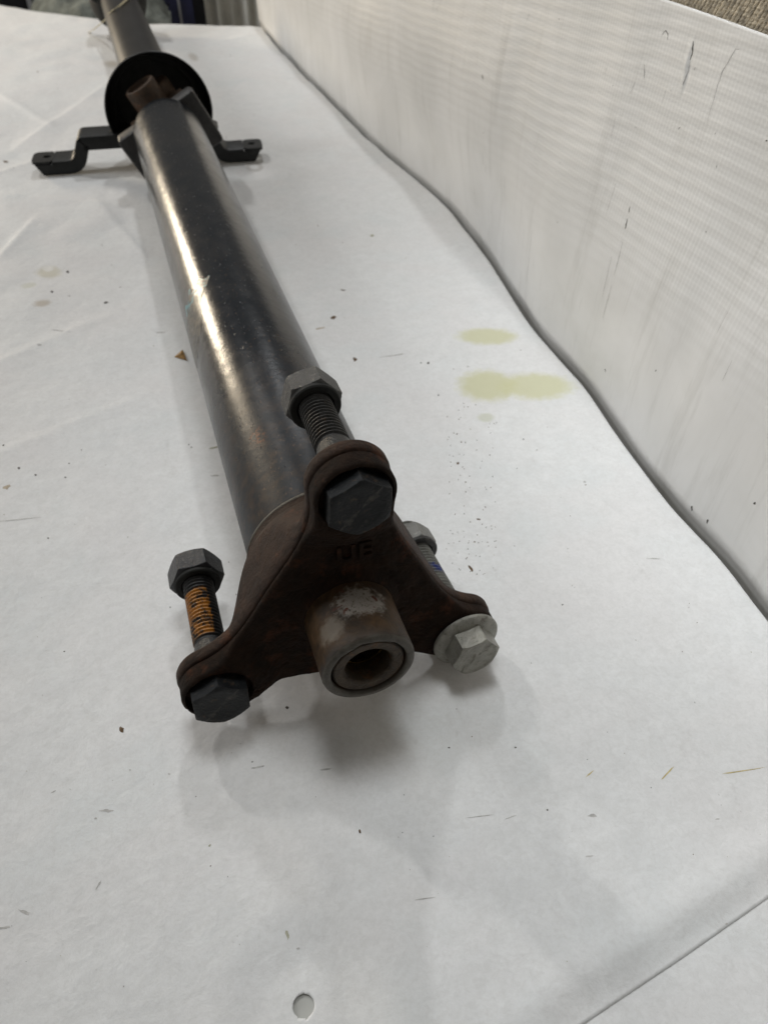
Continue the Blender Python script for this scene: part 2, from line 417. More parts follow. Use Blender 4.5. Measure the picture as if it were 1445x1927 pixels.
us = nonuni([(-420, -150, 9), (-150, -45, 2.0), (-45, -33, .5), (-33, 155, 2.0), (155, 176, .8)])
vs = nonuni([(0, 8, 1.), (8, 30, .8), (30, 56, .6), (56, 420, 2.4), (420, 1000, 4.5), (1000, 1330, 6)])
HC = (-38.3, -88.0); HR = 2.75
pv = []; holemask = []
for v_ in vs:
    for u_ in us:
        x = u_
        fy = front_y(x)
        y = fy+v_
        by = back_y(x)
        if v_ > 1000: y = fy+1000+(by-fy-1000)*((v_-1000)/330.)
        e = edge_x(y)
        if u_ > 155: x = 155+(e-155)*(u_-155)/21. if False else x
        pv.append([x, y])
# stretch the last strip of columns so that the border follows the wavy edge
P2 = []
for (x, y) in pv:
    e = edge_x(y)
    k = e/176.
    if x > 100: x = 100+(x-100)*(e-100)/76.
    P2.append([x, y])
nx = len(us); faces = []; rem = set()
for i, (x, y) in enumerate(P2):       # punched hole: pull a square ring of cells onto a circle
    a, b = x-HC[0], y-HC[1]; m = max(abs(a), abs(b)); h = hypot(a, b)
    if m < 3*HR and h > 1e-6:
        w = 1 if m <= HR*1.12 else sm(3*HR, HR*1.12, m)
        tx, ty = a/h*m, b/h*m
        P2[i] = [HC[0]+a*(1-w)+tx*w, HC[1]+b*(1-w)+ty*w]
        if hypot(P2[i][0]-HC[0], P2[i][1]-HC[1]) < HR-.28: rem.add(i)
V = [(x, y, paper_z(x, y)) for x, y in P2]
for j in range(len(vs)-1):
    for i in range(nx-1):
        q = (j*nx+i, j*nx+i+1, (j+1)*nx+i+1, (j+1)*nx+i)
        if not any(k in rem for k in q): faces.append(q)
# round the rim of the hole
used = set(k for q in faces for k in q)
for i in range(len(V)):
    d = hypot(V[i][0]-HC[0], V[i][1]-HC[1])
    if i in used and d < HR+.26:
        a = atan2(V[i][1]-HC[1], V[i][0]-HC[0]); V[i] = (HC[0]+HR*cos(a), HC[1]+HR*sin(a), V[i][2])
paper = obj('paper_sheet', V, faces, M['paper'], None, (0, 0, 0), 180)
so = paper.modifiers.new('thickness', 'SOLIDIFY'); so.thickness = .25*S; so.offset = -1
tag(paper, 'large crinkled white paper covering the bench under the drive shaft, stained yellow-green at right', 'paper')

# second sheet peeping out at the lower right, and the bench underneath
v, f = grid(nonuni([(4, 150, 5)]), nonuni([(-420, -75, 6)]), lambda x, y: (x, y, TZ-1.68+.0*noise.noise(Vector((x*.02, y*.02, 3)))))
o = obj('paper_sheet', v, f, M['paper'], None, (0, 0, 0), 180)
so = o.modifiers.new('thickness', 'SOLIDIFY'); so.thickness = .25*S; so.offset = -1
tag(o, 'second white paper sheet showing beyond the torn near edge, at the lower right corner', 'paper')

mb = MB()
bx = [-420, -161, -8, 57, 120, 150]
for z0 in (TZ-3.0, TZ-30):
    mb.v += [(x, -430, z0) for x in bx]+[(x, back_y(x)-3, z0) for x in bx]
n6 = len(bx)
for i in range(n6-1):
    mb.f += [(i, i+1, n6+i+1, n6+i), (2*n6+i, 3*n6+i, 3*n6+i+1, 2*n6+i+1), (i, 2*n6+i, 2*n6+i+1, i+1), (n6+i, n6+i+1, 3*n6+i+1, 3*n6+i)]
mb.f += [(0, n6, 3*n6, 2*n6), (n6-1, 3*n6-1, 4*n6-1, 2*n6-1)]
bench = obj('bench_top', mb.v, mb.f, M['tabletop'], None, (0, 0, 0), None)
tag(bench, kind='structure')

def wall_x(y, z):
    e = edge_x(y)
    k = sm(-45, 75, z)
    base = e+2.9+1.0*noise.noise(Vector((y*.02, 3, 0)))
    flat = 171.0+.004*(y-300)+13*sm(10, 135, z)
    x = base*(1-k)+flat*k
    x += (noise.noise(Vector((y*.012, z*.010, 2.2)))*3.2+noise.noise(Vector((y*.035, z*.012, 7.2)))*.9)*sm(-40, 10, z)
    x += (2.1+.9*noise.noise(Vector((y*.03, 0, 4))))*sm(-35, -46, z)**.8          # the foot of the liner tucks outwards into shade
    # small tear with a lifted lip, upper right
    tz = (z-105.9)/9.; ty = (y-137.7-1.2*math.sin(tz*2))
    if abs(tz) < 1.2: x += (-.75*exp(-(ty/1.3-.9)**2)+.5*exp(-(ty/1.0+.7)**2))*(1-abs(tz)/1.2)
    return x
ys = nonuni([(-220, 90, 3), (90, 165, .9), (165, 500, 3), (500, 1060, 6)]); zs = nonuni([(-50, -30, .9), (-30, 95, 3), (95, 124.2, 1.0)])
v, f = grid(ys, zs, lambda y, z: (wall_x(y, z), y, z))
wall = obj('plastic_side_sheet', v, f, M['wall'], None, (0, 0, 0), 180)
so = wall.modifiers.new('thickness', 'SOLIDIFY'); so.thickness = .9*S; so.offset = 1
tag(wall, 'upright white ribbed plastic sheeting with scuffs and a small tear, right of the bench', 'plastic sheet')
# dirt on the sheeting: thin raised streaks and flecks
def streak(mb, pts, w, surf):
    """tapered flat ribbon lying on a surface; pts in surface coordinates"""
    n = len(pts); L = []
    for i, (a, b) in enumerate(pts):
        p0 = pts[max(0, i-1)]; p1 = pts[min(n-1, i+1)]
        dx, dy = p1[0]-p0[0], p1[1]-p0[1]; l = hypot(dx, dy) or 1
        ww = w*(.25+.75*sin(pi*(i+.5)/n))*(.7+.6*random.random())/2
        L += [surf(a-dy/l*ww, b+dx/l*ww), surf(a+dy/l*ww, b-dx/l*ww)]
    mb.add(L, [(2*i, 2*i+1, 2*i+3, 2*i+2) for i in range(n-1)])
def dense(pts, k=5, jit=.15):
    out = []
    for i in range(len(pts)-1):
        for t in range(k):
            u = t/k; out.append((pts[i][0]*(1-u)+pts[i+1][0]*u+random.uniform(-jit, jit), pts[i][1]*(1-u)+pts[i+1][1]*u+random.uniform(-jit, jit)))
    return out+[pts[-1]]
random.seed(4)
ws = lambda y, z: (wall_x(y, z)-.07, y, z)
mb = MB(); mg = MB()
streak(mb, dense([(139.3, 114.7), (138.1, 111.5), (137.9, 108.4)]), .55, ws); streak(mg, dense([(137.8, 107.9), (137.0, 104.9), (137.2, 99.8)]), .6, ws)
streak(mb, dense([(160.5, 112.7), (159.2, 114.5), (156.9, 113.7), (156.0, 111.7)]), .35, ws)
streak(mb, dense([(144.1, 44.7), (143.3, 41.9), (142.9, 40.3)]), .8, ws)
streak(mb, dense([(145.2, 49.2), (144.4, 46.9)]), .5, ws)
streak(mb, dense([(166.6, 100.8), (163.8, 95.7)]), .2, ws)
for a, b in (((37.3, -34.7), (37.0, -37.2)), ((27.3, -33.7), (27.3, -35.7)), ((127.0, -23.0), (125.7, -23.8)), ((11.1, -10.9), (11.8, -12.1)), ((318.2, 63.6), (315.1, 61.8))):
    streak(mb, dense([a, b]), .9, ws)
streak(mg, dense([(110.7, 117.6), (112.9, 117.2), (116.4, 109.2), (116.3, 103.9), (115.3, 91.9)]), .35, ws)
streak(mg, dense([(141.9, 36.3), (140.5, 28.0), (140.0, 19.5)], 10), .4, ws)
streak(mg, dense([(139.7, 14.7), (139.9, -2.5)], 8), .35, ws)
streak(mg, dense([(224.3, 7.3), (224.7, -8.5), (225.9, -24.9)], 8), .5, ws)
streak(mg, dense([(146.4, 26.1), (144.7, 6.3)], 8), .3, ws)
for _ in range(26):
    y0 = random.uniform(-10, 420); z0 = random.uniform(-25, 115); l = random.uniform(3, 16)
    streak(mg, dense([(y0, z0), (y0+random.uniform(-1.5, 1.5), z0-l)], 5), random.uniform(.12, .3), ws)
for _ in range(46):
    y0 = random.uniform(-20, 420); z0 = random.uniform(-34, 120)
    streak(random.choice((mb, mg)), dense([(y0, z0), (y0+random.uniform(-.8, .8), z0-random.uniform(.3, 1.2))], 2, .05), random.uniform(.2, .5), ws)
d = obj('dirt_fleck', mb.v, mb.f, M['mark_ink'], wall, smooth=180); d['kind'] = 'stuff'
d = obj('scratch', mg.v, mg.f, M['mark_grey'], wall, smooth=180); d['kind'] = 'stuff'

# woven tan plastic bag behind the sheeting, upper right
def bag(u, w):
    y = 330-u; x = 188+9*sin(w/62*pi)+.8*noise.noise(Vector((u*.05, w*.06, 0)))
    rib = .38*sin(u*2*pi/2.3+.5*noise.noise(Vector((u*.3, w*.3, 1)))); cross = .16*sin(w*2*pi/1.5)
    return (x-rib-cross+w*.10, y, 112+w)
v, f = grid(nonuni([(60, 330, .42)]), nonuni([(0, 62, .5)]), bag)
o = obj('woven_bag', v, f, M['sack'], None, (0, 0, 0), 180)
so = o.modifiers.new('thickness', 'SOLIDIFY'); so.thickness = .8*S; so.offset = 1
tag(o, 'tan woven plastic sack rising behind the top of the white sheeting', 'sack')

# ------------------------------------------------------------------ grit and marks on the paper
PAPER_MARKS= [[-38.98,-19.77,-34.07,-20.18,-36.53,-20.35,-36.52,-19.6,1],
[-18.88,-26.88,-13.95,-27.69,-16.46,-27.64,-16.37,-26.92,1],
[-11.7,-49.04,-11.87,-50.48,-12.17,-49.71,-11.4,-49.81,3],
[-77.13,8.86,-76.13,6.02,-77.38,7.16,-75.87,7.71,3],
[-87.15,-43.01,-85.44,-40.66,-86.06,-42.07,-86.54,-41.61,1],
[-108.0,-41.67,-104.23,-43.95,-106.24,-43.33,-105.97,-42.3,1],
[-112.85,-45.22,-109.36,-45.72,-111.03,-45.92,-111.2,-45.03,1],
[-38.59,-68.98,-38.44,-72.0,-39.0,-70.46,-38.02,-70.53,2],
[-84.9,-19.44,-80.92,-20.74,-82.94,-20.61,-82.88,-19.57,1],
[-98.95,-8.81,-97.32,-8.24,-98.02,-8.8,-98.25,-8.25,1],
[-86.54,-21.52,-85.63,-21.81,-86.1,-22.01,-86.07,-21.33,1],
[-63.96,-13.52,-63.01,-13.83,-63.53,-14.04,-63.44,-13.31,1],
[-75.29,-8.51,-74.65,-8.72,-74.99,-8.89,-74.95,-8.33,1],
[-38.1,-17.54,-37.46,-17.75,-37.83,-17.91,-37.72,-17.37,0],
[-2.89,-73.15,2.95,-74.22,-0.02,-73.89,0.07,-73.48,1],
[18.7,-55.44,28.18,-57.43,23.38,-56.59,23.48,-56.28,1],
[29.92,-59.78,34.92,-59.63,32.4,-59.86,32.43,-59.55,1],
[60.41,-55.2,63.98,-53.93,62.24,-54.8,62.14,-54.33,4],
[81.41,-63.75,89.05,-60.33,85.27,-62.27,85.12,-61.84,4],
[101.04,-67.4,116.81,-69.86,108.76,-68.86,109.03,-68.39,4],
[54.61,-66.23,57.96,-67.32,55.96,-67.36,56.62,-66.19,1],
[48.09,-77.1,50.83,-77.74,49.36,-77.63,49.55,-77.21,1],
[43.73,-60.94,44.49,-61.19,43.96,-61.37,44.26,-60.77,0],
[43.52,-38.79,44.34,-39.05,43.81,-39.18,44.05,-38.66,0],
[23.21,-32.18,23.87,-32.39,23.44,-32.55,23.65,-32.02,0],
[-23.42,-0.94,-22.42,-2.13,-23.23,-1.91,-22.61,-1.17,0],
[60.81,40.64,60.87,36.41,60.15,38.28,61.53,38.74,3],
[74.2,64.73,75.76,63.41,74.62,63.52,75.35,64.62,3],
[80.24,101.8,81.64,101.35,80.58,100.68,81.31,102.48,3],
[88.48,122.55,89.21,122.32,88.61,121.85,89.08,123.03,3],
[88.05,116.09,88.77,115.86,88.18,115.4,88.65,116.55,3],
[78.81,88.4,79.49,88.18,78.94,87.78,79.36,88.8,3],
[67.68,52.0,68.52,51.73,67.92,51.44,68.28,52.3,3],
[85.98,10.08,86.74,9.83,86.17,9.6,86.55,10.31,0],
[74.88,282.86,78.45,280.93,76.34,280.89,76.99,282.9,3],
[59.56,250.01,64.08,250.16,61.37,247.62,62.27,252.58,3],
[48.39,240.27,54.68,240.45,51.38,239.47,51.68,241.26,5],
[59.97,202.51,62.18,201.79,60.38,199.81,61.77,204.51,3],
[119.35,358.4,118.69,354.16,116.89,355.35,121.15,357.2,2],
[96.85,185.97,98.49,185.44,97.3,184.7,98.05,186.71,0],
[93.29,187.13,94.38,186.77,93.56,186.2,94.11,187.71,0],
[73.22,199.82,91.2,198.81,82.04,198.79,82.31,199.85,1],
[91.62,156.19,92.65,155.85,91.88,155.34,92.39,156.69,0],
[-65.93,311.69,-62.83,311.92,-64.35,310.4,-64.41,313.22,0],
[-96.6,336.06,-94.71,335.44,-95.67,334.28,-95.64,337.23,0],
[-86.87,363.8,-84.9,363.16,-85.93,361.48,-85.85,365.49,0],
[-86.5,327.63,-84.95,327.13,-85.75,326.3,-85.7,328.47,1],
[-104.12,270.56,-101.3,269.64,-102.71,269.2,-102.71,271.0,1],
[-119.34,180.12,-118.14,179.73,-118.71,179.06,-118.77,180.8,0],
[-112.14,160.37,-110.76,159.92,-111.43,159.34,-111.47,160.95,0],
[-104.92,153.56,-103.59,152.51,-104.37,152.31,-104.14,153.76,0],
[-92.03,147.49,-90.89,147.12,-91.47,146.72,-91.45,147.89,0],
[-90.09,157.23,-89.16,156.93,-89.64,156.47,-89.61,157.69,0],
[-96.83,287.67,-85.45,279.56,-91.18,283.0,-91.06,284.21,1],
[-40.59,266.52,-34.2,264.44,-37.49,264.57,-37.3,266.4,1],
[-26.4,147.81,-20.96,148.47,-23.68,147.32,-23.69,148.97,2],
[-29.2,128.22,-24.63,126.73,-27.0,126.92,-26.83,128.04,1],
[-134.37,600.41,-128.35,595.1,-131.43,594.4,-131.28,601.13,3],
[-101.55,609.31,-94.2,598.12,-98.09,601.75,-97.63,605.63,1],
[-58.52,365.23,-57.52,364.91,-58.09,363.85,-57.95,366.29,1],
[-34.79,151.75,-34.07,151.52,-34.51,151.02,-34.35,152.25,0],
[-35.71,154.2,-34.99,153.97,-35.43,153.46,-35.27,154.71,0],
[-120.5,126.05,-101.33,123.08,-110.92,124.22,-110.97,124.92,1],
[-94.35,46.78,-93.63,46.54,-94.0,46.29,-93.98,47.03,0],
[-55.57,55.58,-54.99,55.39,-55.33,55.09,-55.24,55.89,0],
[-99.59,109.05,-98.76,108.78,-99.18,108.42,-99.17,109.41,0],
[-117.01,150.09,-116.13,146.24,-118.23,147.66,-114.91,148.66,5],
[-68.12,99.47,-67.28,99.2,-67.73,98.85,-67.66,99.82,1],
[129.97,21.71,135.91,19.46,132.77,20.33,133.11,20.84,1],
[129.35,71.96,130.49,71.59,129.56,71.12,130.28,72.43,1],
[119.72,99.89,119.98,98.72,119.41,98.96,120.29,99.65,1],
[117.0,108.86,117.96,108.54,117.21,108.13,117.75,109.27,0],
[115.43,176.01,117.6,175.3,116.21,174.92,116.82,176.39,1],
[-55.14,-40.64,-54.24,-39.93,-54.49,-40.56,-54.89,-40.01,2],
[-36.95,-74.45,-36.14,-74.72,-36.62,-74.9,-36.47,-74.27,1],
[90.59,-79.15,92.11,-79.64,91.2,-79.61,91.5,-79.19,1],
[75.93,-104.91,76.75,-105.18,76.13,-105.34,76.55,-104.76,1],
[59.3,48.19,58.87,48.17,59.14,48.47,59.03,47.89,3],
[70.72,55.57,70.79,54.92,70.51,55.13,71.0,55.36,3],
[61.03,61.52,61.33,61.07,60.97,61.06,61.38,61.52,0],
[78.85,93.59,78.41,93.01,78.48,93.51,78.79,93.1,3],
[92.92,108.34,93.02,107.71,92.69,107.82,93.25,108.23,3],
[88.04,123.68,87.21,123.77,87.75,124.13,87.5,123.33,3],
[83.3,120.0,82.54,119.49,82.88,120.09,82.96,119.39,3],
[107.16,142.44,106.51,141.6,106.68,142.28,106.99,141.76,0],
[62.67,54.14,61.98,54.13,62.39,54.43,62.26,53.84,3],
[60.13,37.09,59.64,36.89,59.87,37.25,59.9,36.73,3],
[85.96,82.26,86.24,82.02,85.9,81.84,86.3,82.44,3],
[56.6,39.87,56.01,39.64,56.29,40.02,56.32,39.5,3],
[69.77,50.87,69.05,50.83,69.47,51.14,69.35,50.56,0],
[77.25,100.85,76.97,100.31,76.9,100.71,77.32,100.45,0],
[84.25,121.87,84.39,121.18,84.04,121.3,84.6,121.75,0],
[70.83,69.51,70.41,68.85,70.44,69.33,70.79,69.03,0],
[109.28,125.11,109.15,123.95,108.91,124.42,109.51,124.65,3],
[76.77,82.65,76.65,81.61,76.45,82.07,76.97,82.19,3],
[107.62,125.38,106.92,125.12,107.32,125.64,107.23,124.85,3],
[66.24,53.32,65.99,52.91,65.94,53.24,66.3,52.98,3],
[76.67,49.73,76.83,49.38,76.53,49.36,76.98,49.75,3],
[92.23,99.54,91.67,99.51,92.05,99.89,91.86,99.16,0],
[61.51,44.68,61.86,44.4,61.52,44.29,61.85,44.79,3],
[67.16,43.64,66.44,43.22,66.75,43.68,66.85,43.18,0],
[75.66,60.62,75.03,60.75,75.46,60.99,75.23,60.38,3],
[82.59,115.35,82.52,114.64,82.27,114.9,82.84,115.08,0],
[72.35,91.33,72.51,90.46,72.17,90.72,72.69,91.07,3],
[93.93,133.8,94.31,132.99,93.85,133.08,94.39,133.71,3],
[73.31,49.86,72.73,49.83,73.09,50.14,72.96,49.55,3],
[86.52,71.97,86.0,71.76,86.27,72.17,86.25,71.55,0],
[110.66,125.25,110.27,124.24,110.2,124.79,110.73,124.7,0],
[97.11,141.14,96.98,140.11,96.75,140.52,97.35,140.72,0],
[82.67,91.94,82.25,91.07,82.24,91.61,82.67,91.4,0],
[86.14,81.04,85.75,80.5,85.78,80.94,86.11,80.59,0],
[64.95,34.46,64.83,33.95,64.67,34.21,65.11,34.2,3],
[82.06,98.88,81.65,98.09,81.64,98.6,82.07,98.36,3],
[80.74,107.46,80.74,106.85,80.46,107.02,81.02,107.29,0],
[62.0,35.15,61.65,34.54,61.65,34.95,62.01,34.74,0],
[79.57,69.3,79.07,68.62,79.16,69.13,79.48,68.79,3],
[80.79,70.01,80.92,69.47,80.6,69.56,81.1,69.91,3],
[100.43,142.44,100.82,142.15,100.4,141.89,100.85,142.7,3],
[72.8,74.37,72.22,73.62,72.36,74.18,72.66,73.8,3],
[78.1,56.99,77.6,56.44,77.72,56.9,77.98,56.52,3],
[67.12,70.39,66.34,69.91,66.68,70.43,66.78,69.87,3],
[55.32,43.79,54.65,43.34,54.92,43.8,55.06,43.32,0],
[59.56,54.19,59.8,53.84,59.48,53.79,59.88,54.24,3],
[55.85,52.0,55.46,51.72,55.58,52.1,55.73,51.62,3],
[80.98,70.75,80.83,69.75,80.65,70.2,81.16,70.3,3],
[66.43,59.32,65.95,59.08,66.16,59.48,66.22,58.92,3],
[76.64,91.16,76.81,90.71,76.48,90.7,76.97,91.16,0],
[90.5,115.93,89.88,114.89,90.0,115.57,90.39,115.24,0],
[78.25,58.4,78.65,58.24,78.31,58.03,78.59,58.61,3],
[71.26,51.17,70.9,50.74,70.94,51.13,71.22,50.77,0],
[84.18,107.75,83.74,106.98,83.76,107.52,84.16,107.21,0],
[65.71,44.7,65.45,43.97,65.37,44.38,65.79,44.29,3],
[64.97,56.06,65.22,55.73,64.9,55.66,65.3,56.13,3],
[89.28,95.6,89.26,94.97,89.0,95.17,89.55,95.4,3],
[65.6,52.52,65.41,51.86,65.28,52.21,65.73,52.17,3],
[95.76,134.5,95.29,134.34,95.58,134.83,95.48,134.01,0],
[105.66,122.71,105.05,122.65,105.46,123.08,105.25,122.27,3],
[69.37,36.07,69.26,35.66,69.1,35.87,69.54,35.86,3],
[81.94,97.36,82.1,96.75,81.76,96.84,82.28,97.27,3],
[64.42,33.98,64.06,33.9,64.26,34.2,64.23,33.67,3],
[89.47,137.53,89.91,137.02,89.46,136.9,89.93,137.64,3],
[56.51,39.41,56.6,38.84,56.33,39.01,56.78,39.24,0],
[80.0,57.32,79.58,57.26,79.84,57.59,79.74,56.99,3],
[76.38,58.47,75.74,58.09,76.01,58.55,76.1,58.01,0],
[79.54,84.6,79.48,84.04,79.25,84.26,79.77,84.39,0],
[63.43,59.71,63.73,59.06,63.36,59.19,63.8,59.59,0],
[63.92,36.48,63.44,36.19,63.62,36.57,63.73,36.1,0],
[90.36,115.06,89.82,114.42,89.95,114.99,90.23,114.5,3],
[97.3,103.16,97.27,102.18,97.0,102.54,97.57,102.79,3],
[88.32,81.79,88.26,80.95,88.02,81.28,88.56,81.46,3],
[69.45,83.71,69.51,83.01,69.22,83.22,69.73,83.49,3],
[85.99,106.64,85.4,106.33,85.69,106.83,85.71,106.14,0],
[92.53,88.43,91.9,87.5,92.03,88.13,92.39,87.8,0],
[61.52,59.63,61.2,58.9,61.15,59.35,61.56,59.18,0],
[72.6,48.14,72.52,47.54,72.32,47.8,72.8,47.88,3],
[57.69,54.77,57.51,54.04,57.38,54.42,57.82,54.39,0],
[75.93,49.79,76.16,49.2,75.82,49.31,76.28,49.68,0],
[61.28,44.32,60.8,43.84,60.93,44.28,61.16,43.88,0],
[79.18,108.67,79.57,108.44,79.19,108.2,79.55,108.91,3],
[101.01,107.26,100.57,107.27,100.91,107.65,100.67,106.88,3],
[70.95,63.94,71.18,63.22,70.83,63.39,71.3,63.76,3],
[63.74,49.3,64.06,48.64,63.68,48.77,64.11,49.16,0],
[63.13,46.36,63.23,45.85,62.95,45.97,63.41,46.24,3],
[104.41,118.51,104.52,117.86,104.17,117.96,104.76,118.41,0],
[77.77,103.8,78.12,103.15,77.71,103.2,78.19,103.75,3],
[102.52,142.17,102.42,141.12,102.16,141.52,102.78,141.77,3],
[75.03,46.53,75.04,45.92,74.79,46.13,75.28,46.32,3],
[-93.26,-9.41,-93.01,-9.53,-93.15,-9.61,-93.12,-9.33,2],
[-56.3,-23.73,-56.62,-23.94,-56.56,-23.67,-56.36,-24.0,3],
[4.25,-42.84,4.6,-43.14,4.33,-43.1,4.51,-42.89,0],
[-7.01,187.87,-6.95,186.55,-7.21,187.12,-6.75,187.3,0],
[102.98,36.35,102.3,36.42,102.76,36.69,102.52,36.09,1],
[-81.26,-69.86,-81.54,-69.83,-81.42,-69.74,-81.38,-69.96,3],
[12.17,187.15,11.65,186.58,11.82,187.15,11.99,186.58,2],
[-55.21,-46.17,-55.61,-46.44,-55.51,-46.16,-55.32,-46.45,3],
[32.38,-30.99,31.79,-30.83,32.16,-30.73,32.02,-31.1,3],
[30.18,-100.15,29.71,-100.08,29.97,-100.02,29.91,-100.22,2],
[45.45,412.93,44.81,410.92,44.94,412.18,45.32,411.67,3],
[-62.34,398.66,-62.38,396.45,-62.72,397.59,-62.01,397.52,3],
[-47.81,24.09,-48.14,24.18,-47.95,24.36,-48.0,23.91,1],
[-105.91,1.32,-106.28,1.34,-106.12,1.46,-106.07,1.2,2],
[75.77,-51.9,76.06,-52.0,75.84,-52.07,75.99,-51.83,3],
[132.72,-3.99,132.68,-4.37,132.47,-4.25,132.93,-4.11,3],
[-11.73,97.86,-11.79,97.28,-11.93,97.59,-11.59,97.55,1],
[-30.24,72.37,-30.05,71.82,-30.35,71.94,-29.94,72.24,3],
[78.17,-86.12,78.38,-86.33,78.13,-86.33,78.42,-86.12,3],
[31.49,110.19,31.77,109.77,31.5,109.79,31.76,110.17,1],
[-20.15,60.05,-20.46,59.72,-20.43,60.11,-20.19,59.67,0],
[150.97,182.79,150.58,181.49,150.52,182.1,151.02,182.18,3],
[-64.79,18.24,-64.4,17.99,-64.64,17.97,-64.55,18.26,1],
[25.35,-64.39,25.47,-64.74,25.25,-64.63,25.57,-64.5,1],
[125.07,19.97,124.58,19.88,124.87,20.12,124.78,19.73,1],
[-40.41,-52.39,-40.58,-52.59,-40.61,-52.37,-40.38,-52.61,1],
[-54.54,330.48,-55.2,329.57,-55.04,330.71,-54.7,329.33,3],
[64.06,-50.06,63.53,-49.96,63.85,-49.87,63.74,-50.14,0],
[0.21,187.19,0.98,186.47,0.48,186.52,0.71,187.14,2],
[10.74,-64.71,10.82,-65.05,10.64,-64.92,10.93,-64.84,2],
[-81.63,-69.87,-81.33,-70.13,-81.55,-70.09,-81.41,-69.91,1],
[33.38,538.56,32.81,536.61,32.9,537.94,33.29,537.23,2],
[-1.31,-64.69,-1.43,-65.07,-1.47,-64.85,-1.26,-64.91,2],
[130.1,-12.73,129.99,-13.26,129.79,-13.04,130.3,-12.95,3],
[129.0,70.08,129.57,69.56,129.05,69.52,129.53,70.12,3],
[117.43,-22.51,117.07,-22.89,117.09,-22.59,117.41,-22.81,3],
[-103.38,56.83,-103.13,56.41,-103.35,56.51,-103.16,56.73,2],
[82.58,44.73,82.64,44.18,82.41,44.35,82.81,44.55,0],
[14.85,87.03,14.49,86.91,14.65,87.18,14.68,86.76,1],
[-38.98,1.56,-38.61,1.38,-38.84,1.32,-38.75,1.63,1],
[-48.61,693.27,-48.59,690.28,-49.1,691.58,-48.11,691.96,1],
[-21.67,-35.1,-21.45,-35.37,-21.66,-35.33,-21.46,-35.14,3],
[130.15,315.96,129.08,314.21,129.48,315.41,129.75,314.76,2],
[108.99,-42.03,108.81,-42.67,108.75,-42.36,109.05,-42.34,0],
[7.06,183.86,6.18,183.7,6.64,184.31,6.6,183.26,1],
[33.37,4.42,33.37,4.02,33.18,4.19,33.56,4.26,1],
[96.26,124.42,96.64,123.52,96.2,123.7,96.71,124.25,2],
[-73.98,150.94,-73.47,150.55,-73.8,150.39,-73.65,151.1,1],
[105.26,90.26,105.02,89.46,104.88,89.86,105.39,89.87,0],
[-21.84,304.8,-21.71,303.05,-21.97,303.8,-21.58,304.05,0],
[-88.33,114.17,-88.39,113.43,-88.58,113.9,-88.14,113.7,1],
[-53.41,18.97,-53.69,19.0,-53.55,19.12,-53.55,18.85,1],
[-106.18,894.1,-106.24,887.49,-106.82,891.13,-105.6,890.45,3],
[95.71,115.12,96.2,114.76,95.79,114.64,96.13,115.24,0],
[-69.64,90.19,-70.02,90.07,-69.88,90.36,-69.79,89.9,2],
[46.66,-70.53,46.2,-70.68,46.41,-70.51,46.45,-70.69,1],
[0.24,-53.91,-0.03,-54.11,0.02,-53.89,0.19,-54.12,0],
[4.05,-73.51,3.81,-73.44,3.98,-73.35,3.89,-73.6,1],
[95.7,351.34,96.01,350.62,95.49,350.28,96.23,351.68,3],
[-96.73,-57.22,-96.8,-57.43,-96.91,-57.24,-96.63,-57.41,2],
[131.66,-5.49,131.06,-6.12,131.2,-5.68,131.51,-5.92,1],
[1.64,46.71,1.1,46.22,1.3,46.6,1.44,46.33,3],
[-22.23,598.1,-22.25,594.46,-22.53,596.14,-21.94,596.41,3],
[108.75,176.29,107.83,175.27,108.19,176.11,108.39,175.45,3],
[72.68,42.61,72.38,42.1,72.39,42.44,72.66,42.28,2],
[-95.35,730.84,-96.09,727.37,-96.07,730.15,-95.38,728.06,1],
[-117.08,130.05,-116.92,129.23,-117.2,129.61,-116.8,129.67,2],
[86.74,571.48,85.36,571.41,86.27,572.79,85.83,570.11,1],
[100.2,-87.24,100.43,-87.45,100.17,-87.45,100.46,-87.24,2],
[101.62,145.53,101.51,144.78,101.25,145.06,101.87,145.25,3],
[-54.72,298.62,-55.25,297.91,-55.14,298.83,-54.84,297.7,1],
[-10.59,569.64,-10.88,566.3,-11.13,568.05,-10.34,567.88,2],
[107.78,2.48,107.43,1.85,107.45,2.21,107.77,2.12,1],
[74.51,-43.36,74.95,-43.53,74.66,-43.55,74.8,-43.34,0],
[-15.36,48.32,-15.69,47.84,-15.64,48.23,-15.41,47.94,0],
[17.71,113.73,18.39,113.35,17.92,113.16,18.19,113.92,0],
[63.45,-10.16,63.3,-10.82,63.24,-10.49,63.5,-10.49,0],
[140.74,-30.22,140.61,-30.89,140.45,-30.6,140.89,-30.51,2],
[48.14,-69.09,47.84,-69.46,47.89,-69.21,48.09,-69.34,1],
[-7.11,754.07,-5.82,752.49,-6.69,751.73,-6.24,754.84,1],
[112.04,904.15,112.87,902.66,112.05,901.72,112.85,905.1,3],
[-83.54,165.52,-84.16,165.14,-83.93,165.64,-83.78,165.03,3],
[86.86,383.32,85.99,380.78,86.19,382.27,86.66,381.83,3],
[94.61,17.66,94.24,17.27,94.33,17.57,94.52,17.36,3],
[112.8,53.76,113.18,53.62,112.87,53.49,113.1,53.89,3],
[27.99,62.51,27.69,61.67,27.68,62.15,28.0,62.03,0],
[78.03,-64.31,77.75,-64.78,77.73,-64.5,78.05,-64.59,0],
[133.35,114.45,132.43,113.77,132.84,114.46,132.94,113.76,1],
[64.18,357.7,64.34,355.24,63.97,356.17,64.55,356.77,2],
[87.08,-89.85,86.98,-90.09,86.87,-89.96,87.19,-89.99,2],
[-3.81,-85.2,-3.74,-85.51,-3.86,-85.37,-3.68,-85.34,1],
[4.15,80.78,3.52,80.02,3.74,80.56,3.93,80.24,1],
